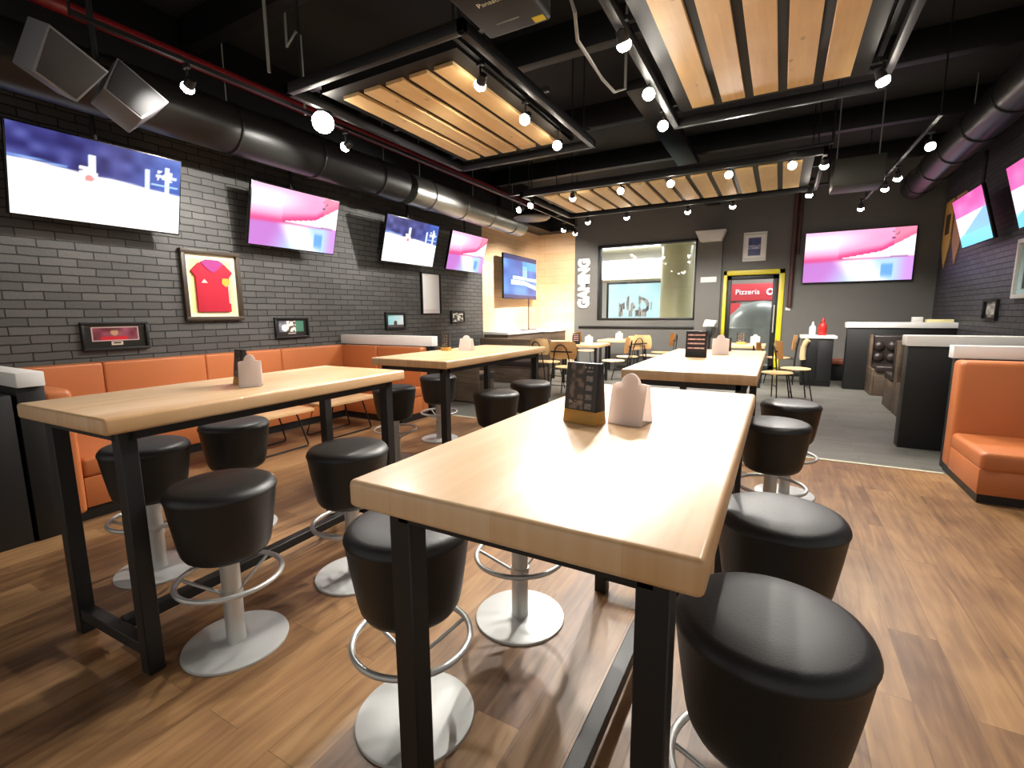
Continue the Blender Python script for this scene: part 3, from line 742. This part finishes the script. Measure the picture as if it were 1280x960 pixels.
tufted('dark brown tufted booth bench against the far half wall', 10.39, .65, 1.40)
tufted('dark brown tufted booth bench between the two half walls', 8.30, .66, 1.44)

tb = tufted('dark brown tufted booth bench facing the far wall, back to back with the other', 8.32, .66, 1.44)
tb.matrix_world = Matrix.Translation((XR-.02, 8.32, 0)) @ Matrix.Rotation(PI, 4, 'Z')
# wall bench below the far wall
wb = thing('wall_bench', 'red brown cushioned bench against the far wall', 'bench', (.82, 11.55, 0))
MB().box(0, 1.5, 0, .43, .33, .43, .02, 3).build('cushion', M['redbrown'], wb)
MB().box(0.02, 1.48, .03, .43, 0, .33, .004).build('base', M['black'], wb)

# waiter station
ws = thing('waiter_station', 'black waiter station with a white top near the far wall', 'cabinet', (.66, 10.85, 0))
MB().box(-.24, .24, -.3, .3, .05, .90, .004).build('body', M['black'], ws)
MB().box(-.235, -.005, -.312, -.3, .1, .86, .003).build('door', M['black'], ws); MB().box(.005, .235, -.312, -.3, .1, .86, .003).build('door', M['black'], ws)
MB().box(-.29, .29, -.33, .33, .90, .95, .006).build('top', M['white'], ws)
MB().box(-.24, .24, -.28, .3, 0, .05).build('plinth', M['blackgloss'], ws)
def bottle(label, loc, mat, s=1.0, cap='redplastic'):
    b = thing('sauce_bottle', label, 'bottle', loc)
    MB().lathe([(0, 0), (.045*s, 0), (.05*s, .01), (.05*s, .13*s), (.04*s, .16*s), (.018*s, .18*s), (0, .18*s)], 20).build('body', M[mat], b)
    MB().lathe([(0, .178*s), (.02*s, .178*s), (.02*s, .2*s), (.007*s, .24*s), (0, .24*s)], 14).build('cap', M[cap], b)
bottle('white bottle standing on the waiter station', (.56, 10.72, .95), 'whiteplastic', 1.1, 'whiteplastic')
bottle('red sauce bottle standing on the waiter station', (.72, 10.74, .95), 'redplastic', 1.4)
cl = MB()
cl.tube([(.50, 10.45, .88), (.46, 10.46, .84), (.43, 10.48, .74), (.42, 10.48, .58), (.43, 10.48, .5)], .05, 12).build
o = cl.build('hand_towel', M['cloth']); tag(o, 'rolled beige towel hanging at the front of the waiter station', 'towel')

# dispenser beside the door
ds_ = thing('dispenser_stand', 'white topped black stand left of the yellow door', 'stand', (-1.36, 11.55, 0))
MB().lathe([(0, 0), (.16, 0), (.16, .02), (.03, .03), (.03, 1.0), (0, 1.0)], 24).build('post', M['blackmetal'], ds_)
MB().box(-.055, .055, -.05, .05, .85, 1.08, .01).build('bracket', M['blackmetal'], ds_)
MB().prism([(-.15, 1.08), (.1, 1.08), (.15, 1.22), (-.1, 1.24)], -.08, .08, bev=.02).build('head', M['whiteplastic'], ds_)

# ------------------------------------------------------------------ ledge below the wood wall
lb = thing('wall_counter', 'white topped dark wood counter below the pale wood wall', 'counter', (XL, 9.25, 0))
MB().box(.0, .80, 1.75, 2.74, 0, .94).box(0, .62, -.1, 1.75, 0, .94).build('body', M['darkwood'], lb)
MB().box(-.0, .83, 1.72, 2.74, .94, 1.0, .006).box(0, .65, -.12, 1.72, .94, 1.0, .006).build('top', M['white'], lb)
st = thing('monitor_stand', 'thin black stand with a flat foot below the blue television', 'stand', (-5.4, 10.5, 1.0))
MB().box(-.06, .06, -.35, .35, 0, .02, .005).build('foot', M['blackmetal'], st); MB().cyl((0, 0, .02), (0, 0, .78), .014).build('post', M['blackmetal'], st)
# dark booths in front of it (left rear)
def lbench(label, x, y, rz, w=1.0):
    b = thing('dark_bench', label, 'bench', (x, y, 0), rz)
    MB().box(-w/2, w/2, -.28, .2, .36, .46, .02, 3).build('seat', M['brownleather'], b)
    MB().box(-w/2+.02, w/2-.02, -.24, .26, 0, .36, .004).build('base', M['darkwood'], b)
    MB().box(-w/2, w/2, .2, .28, .02, .88, .02, 3).build('backrest', M['darkwood'], b)
    return b
lbench('dark wood bench behind the booth end wall, at the rear left', -4.9, 6.4, R(180), 1.7)
lbench('dark wood bench facing the camera at the rear left, nearer the wood wall', -4.9, 8.6, 0, 1.7)

# ------------------------------------------------------------------ dining tables and chairs at the back
def dining_table(label, x, y, w, l, rz=0):
    t = thing('dining_table', label, 'dining table', (x, y, 0), rz)
    MB().box(-w/2, w/2, -l/2, l/2, .73, .785, .005).build('tabletop', M['maple'], t)
    for sx in (-1, 1):
        for sy in (-1, 1): MB().box(sx*(w/2-.06)-.025, sx*(w/2-.06)+.025, sy*(l/2-.06)-.025, sy*(l/2-.06)+.025, 0, .73, .002, 1).build('leg', M['blackmetal'], t)
    return t
dining_table('pale wood dining table left of the centre, behind the looped chair', -3.45, 9.25, .8, .8)
dining_table('pale wood dining table at the far left, below the blue television', -4.55, 9.75, .75, .8)
dining_table('pale wood dining table against the far wall below the window', -3.2, 11.1, 1.0, .8)
dining_table('pale wood dining table in front of the yellow door', -.55, 10.2, .7, .8)
def make_chair():
    c = thing('dining_chair', '', 'chair')
    MB().lathe([(0, .445), (.17, .445), (.2, .45), (.205, .458), (.2, .466), (.15, .468), (0, .462)], 32, Matrix.Scale(.95, 4, (0, 1, 0))).build('seat', M['plywood'], c)
    # curved plywood back (chair faces -Y, back at +Y)
    t = bmesh.new(); n = 10; rows = []
    for j in range(9):
        z = .60+.26*j/8; q_ = abs(j-4)/4; wd_ = .225*(1-.16*q_**3)
        rows.append([t.verts.new((wd_*k_, .255-.055*k_*k_+.10*(z-.6), z)) for k_ in [-1+2*i/n for i in range(n+1)]])
    for a_, b_ in zip(rows, rows[1:]):
        for i in range(n): t.faces.new((a_[i], a_[i+1], b_[i+1], b_[i]))
    bmesh.ops.solidify(t, geom=t.faces[:], thickness=.014)
    mb = MB(); mb._add(t); mb.build('backrest', M['plywood'], c)
    for sx in (-1, 1): MB().cyl((sx*.13, -.12, .447), (sx*.2, -.2, 0), .009, n=8).build('leg', M['blackmetal'], c)
    MB().tube([(-.2, .25, 0), (-.15, .265, .44), (-.115, .285, .66), (-.085, .30, .76), (-.05, .305, .80), (0, .308, .815), (.05, .305, .80), (.085, .30, .76), (.115, .285, .66), (.15, .265, .44), (.2, .25, 0)], .0095).box(-.17, .17, .272, .284, .70, .72).bar((-.15, .26, .445), (.15, .26, .445), .012).bar((-.15, .26, .445), (-.1, .1, .446), .012).bar((.15, .26, .445), (.1, .1, .446), .012).build('back_loop', M['blackmetal'], c)
    MB().bar((-.17, -.165, .2), (.17, -.165, .2), .01).bar((-.175, .258, .2), (.175, .258, .2), .01).build('stretcher', M['blackmetal'], c)
    return c
cp = None
for x, y, rz, lab in [
  (-3.08, 7.45, R(180), 'plywood chair with a black back loop, seen from behind, left of the dark menu'),
  (-3.75, 8.10, R(160), 'plywood chair just left of the looped chair, at the nearer dining table'),
  (-2.72, 8.80, R(-80), 'plywood chair at the right side of the nearer dining table'),
  (-2.72, 9.75, R(-120), 'plywood chair behind the right corner of the nearer dining table'),
  (-2.35, 10.2, R(150), 'plywood chair in front of the table below the window'),
  (-2.33, 11.15, R(-90), 'plywood chair side on, right of the table below the window'),
  (-4.05, 10.95, R(90), 'plywood chair left of the table below the window'),
  (.02, 8.05, R(95), 'plywood chair with thin black legs right of the bright rear table'),
  (.27, 8.75, R(100), 'plywood chair just behind the one right of the bright rear table'),
  (.02, 10.75, R(-90), 'plywood chair with its back to the waiter station'),
  (-1.22, 10.2, R(80), 'plywood chair left of the dining table by the yellow door')]:
    if cp is None:
        cp = make_chair()
        for ch in cp.children: ch.data.transform(Matrix.Scale(1.1, 4))
        cp.matrix_world = Matrix.Translation((x, y, 0)) @ Matrix.Rotation(rz, 4, 'Z'); cp['label'] = lab; cp['group'] = 'plywood dining chairs'
    else: dup(cp, lab, (x, y, 0), rz, 'plywood dining chairs')
menu('dark menu stand on the dining table left of the centre', (-3.55, 9.0, .785), 0, .14, .22, 7, True)
card('white tent card on the nearer dining table', (-3.3, 9.05, .785), R(10), .16, .2)
card('white tent card on the dining table below the window', (-3.25, 10.95, .785), R(0), .16, .2)
menu('grey menu stand on the dining table in front of the yellow door', (-.62, 10.15, .785), 0, .16, .22, 8)
card('white tent card on the dining table in front of the yellow door', (-.38, 10.15, .785), R(0), .16, .2)

# ------------------------------------------------------------------ ceiling panels of wooden boards
def panel(label, x0, x1, y0, y1, n, fx0, fx1, fy0, fy1, z=3.2):
    p = thing('ceiling_panel', label, 'ceiling panel', ((fx0+fx1)/2, (fy0+fy1)/2, z))
    I = Matrix.Translation((-(fx0+fx1)/2, -(fy0+fy1)/2, -z))
    mb = MB(); pitch = (x1-x0+.065)/n
    for k in range(n): mb.box(x0+k*pitch, x0+k*pitch+pitch-.065, y0, y1, z, z+.03, .002, 1)
    mb.build('wood_slats', M['slat'], p, I)
    MB().box(x0-.12, x1+.12, y0-.12, y1+.12, z+.031, z+.09).build('backing_board', M['black'], p, I)
    f = MB(); s = .05
    f.box(fx0, fx1, fy0, fy0+s, z-.03, z+.05, .003).box(fx0, fx1, fy1-s, fy1, z-.03, z+.05, .003).box(fx0, fx0+s, fy0, fy1, z-.03, z+.05, .003).box(fx1-s, fx1, fy0, fy1, z-.03, z+.05, .003)
    for yy in (y0-.1, (y0+y1)/2, y1+.1): f.box(fx0, fx1, yy-.02, yy+.02, z+.09, z+.13)
    f.build('frame', M['blackmetal'], p, I)
    r = MB()
    for xx in (fx0+.1, fx1-.1):
        for yy in (fy0+.1, fy1-.1): r.cyl((xx, yy, z+.1), (xx, yy, ZC), .008, n=8)
    r.build('hanging_rods', M['blackmetal'], p, I)
    return p
panel('left slatted wood ceiling panel in a black frame', -3.34, -2.20, 3.08, 4.93, 5, -3.62, -1.86, 2.72, 5.20)
panel('large slatted wood ceiling panel at the top right', -.80, .355, 2.0, 4.76, 5, -1.02, .62, 1.7, 5.10)
panel('far long slatted wood ceiling panel before the far wall', -3.35, .12, 7.05, 8.40, 13, -3.60, .36, 6.72, 8.66)

# ------------------------------------------------------------------ spotlights
PW = 2.0
def make_spot():
    s = thing('track_spotlight', '', 'spotlight')
    MB().cyl((0, 0, .02), (0, 0, .14), .009, n=8).box(-.03, .03, -.015, .015, .12, .15, .003).build('bracket', M['blackmetal'], s)
    lb_ = MB().lathe([(0, .075), (.03, .07), (.036, .03), (.042, -.035), (.04, -.035), (.034, .0), (0, .02)], 20).build('lamp_body', M['blackmetal'], s)
    MB().lathe([(0, -.04), (.02, -.037), (.032, -.028), (.037, -.012), (.034, .0), (0, .012)], 20, Matrix.Scale(1.25, 4)).build('bulb', M['lens'], lb_)
    return s
sp = None
def spot(x, y, z, label, aim, power=60, size=95, group='track spotlights', lamp=True):
    """aim: point on which the lamp is directed"""
    global sp
    d = Vector(aim)-Vector((x, y, z)); q = d.to_track_quat('-Z', 'Y')
    if sp is None: sp = make_spot(); r = sp; r['label'] = label; r['group'] = group
    else: r = dup(sp, label, (0, 0, 0), 0, group)
    r.location = (x, y, z)
    for ch in r.children:
        if ch.name.startswith('lamp_body'): ch.rotation_mode = 'QUATERNION'; ch.rotation_quaternion = q
    if lamp:
        L = bpy.data.lights.new('spot_light', 'SPOT'); L.energy = power*PW; L.spot_size = R(size); L.spot_blend = .55; L.shadow_soft_size = .03
        L.color = (1, .95, .88)
        o = bpy.data.objects.new('spot_light', L); COL.objects.link(o); o.parent = r
        o.rotation_mode = 'QUATERNION'; o.rotation_quaternion = q; o.location = d.normalized()*.05
    return r
O = ['first', 'second', 'third', 'fourth', 'fifth', 'sixth']
ZS = 3.1
for k, (x, y, ax, ay, pw) in enumerate([(-2.06, 3.23, -4.6, 5.1, 230), (-2.07, 3.97, -2.4, 2.0, 130), (-2.09, 4.72, -2.3, 2.2, 130)]):
    spot(x, y, ZS, f'{O[k]} spotlight from the front along the right side of the left ceiling panel', (ax, ay, 1.05), pw)
for k, (x, y, ax, ay, pw) in enumerate([(-.98, 3.23, -.6, 4.6, 90), (-1.01, 4.03, -.5, 1.8, 135), (-1.05, 4.745, -.45, 2.0, 135)]):
    spot(x, y, ZS, f'{O[k]} spotlight from the front along the left side of the large ceiling panel', (ax, ay, 1.05), pw)
spot(-.98, 2.45, ZS, 'added unseen spotlight above the centre table, nearest along the large ceiling panel', (-.5, 1.1, 1.05), 60)  # lamp above the view, added to brighten the centre tabletop
spot(.55, 2.9, ZS, 'added unseen spotlight above the right bar stools, along the large ceiling panel', (.9, 1.8, 0), 60)  # second lamp out of view, added to light the right-hand stools
spot(.55, 4.67, ZS, 'single spotlight at the right corner of the large ceiling panel', (1.7, 5.0, .3), 85, 105)
for k, (x, y, ax, ay, pw) in enumerate([(-2.80, 6.88, -3.1, 8.3, 280), (-2.06, 6.84, -2.6, 3.9, 190), (-1.38, 6.81, -.7, 4.4, 170), (-.67, 6.77, -.4, 3.6, 170), (.01, 6.73, .7, 4.0, 150)]):
    spot(x, y, ZS, f'{O[k]} spotlight from the left along the near edge of the far ceiling panel', (ax, ay, .8), pw)
for k, (x, y) in enumerate([(-3.26, 8.77), (-2.51, 8.72), (-1.48, 8.78), (-.78, 8.72)]):
    spot(x, y, ZS, f'{O[k]} small spotlight from the left along the far edge of the far ceiling panel', (x-.1, y+1.7, .3), 210, 110)
spot(-3.97, 2.17, ZS, 'small spotlight beside the grey speakers at the upper left', (-5.7, 2.2, 2.0), 40, 100)
glare = spot(-3.62, 3.10, ZS, 'brightest spotlight, glaring at the camera left of the left ceiling panel', (-2.6, 1.2, 0), 90)
glare.scale = (2, 2, 2)
spot(-3.97, 3.66, ZS, 'spotlight just right of and below the brightest one', (-5.85, 3.15, 2.2), 130, 85)
spot(-3.86, 7.19, ZS, 'upper bright spotlight near the left end of the far ceiling panel', (-5.75, 5.2, 1.7), 110, 100)
spot(-3.55, 6.99, ZS, 'spotlight hanging by the duct at the left end of the far ceiling panel', (-4.6, 4.8, .2), 90)
spot(-3.98, 9.32, ZS, 'left one of two small spotlights before the pale wood wall', (-5.7, 10.0, 1.0), 420, 100)
spot(-3.94, 9.85, ZS, 'right one of two small spotlights before the pale wood wall', (-5.2, 11.9, 1.0), 340, 100)
spot(.34, 6.92, ZS, 'spotlight on the dark rail right of the far ceiling panel', (.15, 8.6, .4), 150)
spot(.26, 8.49, ZS, 'small spotlight at the far right corner of the far ceiling panel', (.3, 9.4, 0), 110)
spot(1.25, 6.71, ZS, 'spotlight hanging highest on the right, beside the purple lit duct', (1.8, 4.9, 0), 100)
spot(1.21, 8.05, ZS, 'right one of the spotlight pair above the far television', (1.7, 9.6, .3), 100)
spot(1.17, 8.63, ZS, 'left one of the spotlight pair above the far television', (1.3, 10.3, .3), 90)
spot(1.06, 10.04, ZS, 'lowest small spotlight just above the far television', (1.2, 11.4, .6), 60)
# rails the lamps hang from
def rail(label, pts):
    mb = MB()
    for a_, b_ in zip(pts, pts[1:]): mb.bar(a_, b_, .035, .03)
    for p_ in (pts[0], pts[-1]): mb.cyl(p_, (p_[0], p_[1], ZC), .008, n=8)
    o = mb.build('lighting_rail', M['blackmetal']); return tag(o, label, 'lighting rail')
zr = ZS+.175
rail('black lighting rail along the right side of the left ceiling panel', [(-2.06, 2.9, zr), (-2.09, 5.1, zr)])
rail('black lighting rail left of the large ceiling panel', [(-1.06, 1.8, zr), (-1.06, 5.2, zr)])
rail('black lighting rail right of the large ceiling panel', [(.55, 2.6, zr+.1), (.55, 5.0, zr+.1)])
rail('black lighting rail before the near edge of the far panel', [(-3.9, 6.93, zr), (.4, 6.70, zr)])
rail('black lighting rail before the far wall', [(-3.9, 8.76, zr), (.5, 8.72, zr)])
rail('black lighting rail along the left wall above the booth', [(-3.97, 1.5, zr), (-3.97, 10.0, zr)])
rail('black lighting rail at the right, above the brown booths', [(1.23, 6.3, zr), (1.13, 10.2, zr)])
# ------------------------------------------------------------------ ceiling services
def duct(label, x, y0, y1, z, r, mat, ribs=8):
    d = thing('air_duct', label, 'duct', (x, y0, z))
    MB().cyl((0, 0, 0), (0, y1-y0, 0), r, n=32).build('tube', M[mat], d)
    for k in range(ribs):
        yy = (k+.5)*(y1-y0)/ribs
        MB().torus((0, 0, 0), r+.004, .012, 32, 8, Matrix.Translation((0, yy, 0)) @ Matrix.Rotation(R(90), 4, 'X')).build('collar', M[mat], d)
    for yy in (.3, (y1-y0)/2, y1-y0-.3): MB().cyl((0, yy, r*.9), (0, yy, ZC-z), .006, n=6).build('hanger', M['cable'], d)
    return d
duct('black round air duct along the left wall above the nearer televisions', -5.02, .6, 5.6, 3.29, .24, 'ductmid', 5)
duct('bare metal air duct along the left wall, towards the pale wood wall', -5.0, 5.75, 9.3, 3.27, .22, 'galv', 4)
duct('dark round air duct along the right wall above the tilted televisions', 1.98, 5.6, 11.4, 3.62, .22, 'ductdark', 6)
o = MB().cyl((-4.75, .5, 3.66), (-4.75, 9.5, 3.66), .055).build('sprinkler_pipe', M['red']); tag(o, 'red sprinkler pipe running along under the ceiling at the left', 'pipe')
for k in range(6):
    o = MB().box(-5.4, 4.5, 1.0+k*2.0-.07, 1.0+k*2.0+.07, 4.05, ZC, .006).build('ceiling_beam', M['black'])
    tag(o, f'{O[k]} dark beam from the front across the black ceiling', 'beam')
o = MB().box(-1.6, -1.3, 5.4, 11.8, 3.75, 3.85, .004).build('cable_tray', M['blackmetal']); tag(o, 'black cable tray under the middle of the ceiling', 'cable tray')
un = thing('air_unit', 'dark hanging air unit above the far television', 'air unit', (.72, 7.85, 2.98))
MB().box(-.24, .30, -.25, .25, 0, .34, .02).build('casing', P('unit casing', '#3b3c33', .5), un)
for xx in (-.2, .25): MB().cyl((xx, 0, .34), (xx, 0, ZC-2.98), .008, n=6).build('hanger', M['cable'], un)
# disc shaped speaker near the duct end
o = MB().lathe([(0, -.03), (.32, -.03), (.36, .0), (.3, .08), (.1, .16), (0, .16)], 40).cyl((0, 0, .15), (0, 0, 1.098), .01).build('dome_speaker', M['ductdark']); o.location = (-4.35, 8.6, 3.25)
tag(o, 'dark dome hanging at the end of the left air duct', 'dome')
# projector
pj = thing('projector', 'dark olive projector hanging from the ceiling at the top of the view', 'projector', (-1.70, 2.37, 3.1))
MB().box(0, .42, -.45, .42, 0, .2, .02, 3).build('casing', M['projector'], pj)
MB().cyl((.24, -.02, .2), (.24, -.02, 1.25), .03).box(.12, .36, -.14, .1, .2, .23, .005).build('mount', M['blackmetal'], pj)
# lettering on the underside
F_ = Matrix.Rotation(R(-90), 4, 'X') @ Matrix.Rotation(0, 4, 'Y')
text('brand_lettering', 'Panasonic', .05, M['brass'], pj, .001, Matrix.Translation((.21, .10, -.002)) @ Matrix.Rotation(R(90), 4, 'X'))
MB().box(.33, .40, .34, .39, -.004, 0).build('yellow_sticker', M['yellow'], pj)
MB().box(.12, .27, .29, .298, -.003, 0).build('small_print', M['cable'], pj)
cab = MB().tube([(-1.30, 2.75, 3.35), (-1.22, 2.85, 3.32), (-1.20, 2.95, 3.2), (-1.24, 3.1, 3.12), (-1.25, 3.35, 3.12), (-1.28, 3.7, 3.14), (-1.28, 4.0, 3.16), (-1.25, 4.2, 3.25), (-1.25, 4.2, ZC)], .012).build('hanging_cable', M['cable'])
tag(cab, 'pale cable dangling beside the projector', 'cable')
for k, (x, y, zz, lab) in enumerate([(-3.55, 2.55, 3.25, 'thin pale conduit dropping from the ceiling left of the left panel'), (-4.1, 3.3, 3.3, 'thin conduit dropping from the ceiling near the red pipe')]):
    o = MB().tube([(x-.2, y, 3.95), (x-.06, y, 4.05), (x, y, 4.0), (x, y, zz)], .012).cyl((x-.2, y, 3.95), (x-.2, y, ZC), .012).build('conduit', M['cable']); tag(o, lab, 'conduit')
# pair of grey speakers
def speaker(label, loc, rot):
    s = thing('wall_speaker', label, 'speaker', loc); s.rotation_euler = rot
    MB().prism([(-.17, -.2), (.17, -.2), (.24, .2), (-.24, .2)], -.16, .16, bev=.01).build('cabinet', M['greyplastic'], s)
    MB().prism([(-.15, -.18), (.15, -.18), (.22, .18), (-.22, .18)], -.168, -.16, bev=.003).build('grille', M['greydark'], s)
    MB().bar((.0, .1, 0), (.0, .24, .02), .04).build('yoke', M['blackmetal'], s)
    s.scale = (.76, .76, .76)
speaker('grey hanging speaker at the far upper left, left one of the pair', (-4.28, 1.52, 3.06), (R(25), R(20), R(105)))
speaker('grey hanging speaker beside it, right one of the pair', (-4.40, 1.95, 3.02), (R(-15), R(35), R(80)))
o = MB().cyl((-4.45, 1.80, 3.15), (-4.45, 1.80, ZC), .02).bar((-4.45, 1.5, 3.2), (-4.45, 2.1, 3.2), .04).build('speaker_bracket', M['blackmetal']); tag(o, 'black bracket from which the two grey speakers hang', 'bracket')

# mall daylight / lamps
def area(loc, sx, sy, e, col=(1, 1, 1), rot=(0, 0, 0), parent=None):
    L = bpy.data.lights.new('area_light', 'AREA'); L.shape = 'RECTANGLE'; L.size = sx; L.size_y = sy; L.energy = e; L.color = col
    o = bpy.data.objects.new('area_light', L); COL.objects.link(o); o.location = loc; o.rotation_euler = rot
    if parent: o.parent = parent
    return o
area((0, 0, -.03), 4, .8, 210, parent=mp)
area((0, 0, -.03), 4, .8, 110, parent=mq)

# world: faint warm fill, added through the side left open behind the camera
wd = bpy.data.worlds.new('World'); sc.world = wd; wd.use_nodes = True
wd.node_tree.nodes['Background'].inputs['Color'].default_value = (1, .95, .88, 1); wd.node_tree.nodes['Background'].inputs['Strength'].default_value = .55

GROUPS = {'high_table': 'high bar tables', 'menu_stand': 'menu stands on the tables', 'tent_card': 'white tent cards on the tables', 'television': 'televisions',
  'ceiling_panel': 'slatted ceiling panels', 'half_wall': 'half walls with white ledges', 'picture_frame': 'small framed photos', 'dining_table': 'dining tables at the back',
  'low_table': 'low booth tables', 'lighting_rail': 'lighting rails', 'ceiling_beam': 'ceiling beams', 'booth_bench': 'tufted booth benches', 'dark_bench': 'dark wood benches',
  'wall_speaker': 'grey hanging speakers', 'pennant': 'hanging pennants', 'sauce_bottle': 'bottles on the waiter station', 'air_duct': 'round air ducts', 'conduit': 'ceiling conduits',
  'framed_poster': 'framed posters', 'ceiling_light': 'mall ceiling lights'}
for o in COL.objects:
    k = o.name.split('.')[0]
    if o.parent is None and k in GROUPS and 'label' in o: o['group'] = GROUPS[k]

# ------------------------------------------------------------------ camera
FPX, YAW, PIT, ROL = 592.69, .510943, .146915, .0076472
fv = Vector((-math.sin(YAW)*math.cos(PIT), math.cos(YAW)*math.cos(PIT), -math.sin(PIT)))
rv = Vector((math.cos(YAW), math.sin(YAW), 0)); dv = fv.cross(rv)
r2 = math.cos(ROL)*rv+math.sin(ROL)*dv; d2 = -math.sin(ROL)*rv+math.cos(ROL)*dv
cam = bpy.data.cameras.new('Camera'); co = bpy.data.objects.new('Camera', cam); COL.objects.link(co)
mw = Matrix((( r2.x, -d2.x, -fv.x, 0), (r2.y, -d2.y, -fv.y, 0), (r2.z, -d2.z, -fv.z, 1.4), (0, 0, 0, 1)))
co.matrix_world = mw; cam.sensor_fit = 'HORIZONTAL'; cam.sensor_width = 36; cam.lens = FPX/1280*36; cam.clip_start = .02; cam.clip_end = 100
sc.camera = co
vs = sc.view_settings; vs.view_transform = 'Standard'; vs.look = 'None'; vs.gamma = 1; vs.use_curve_mapping = False; vs.exposure = 0.12
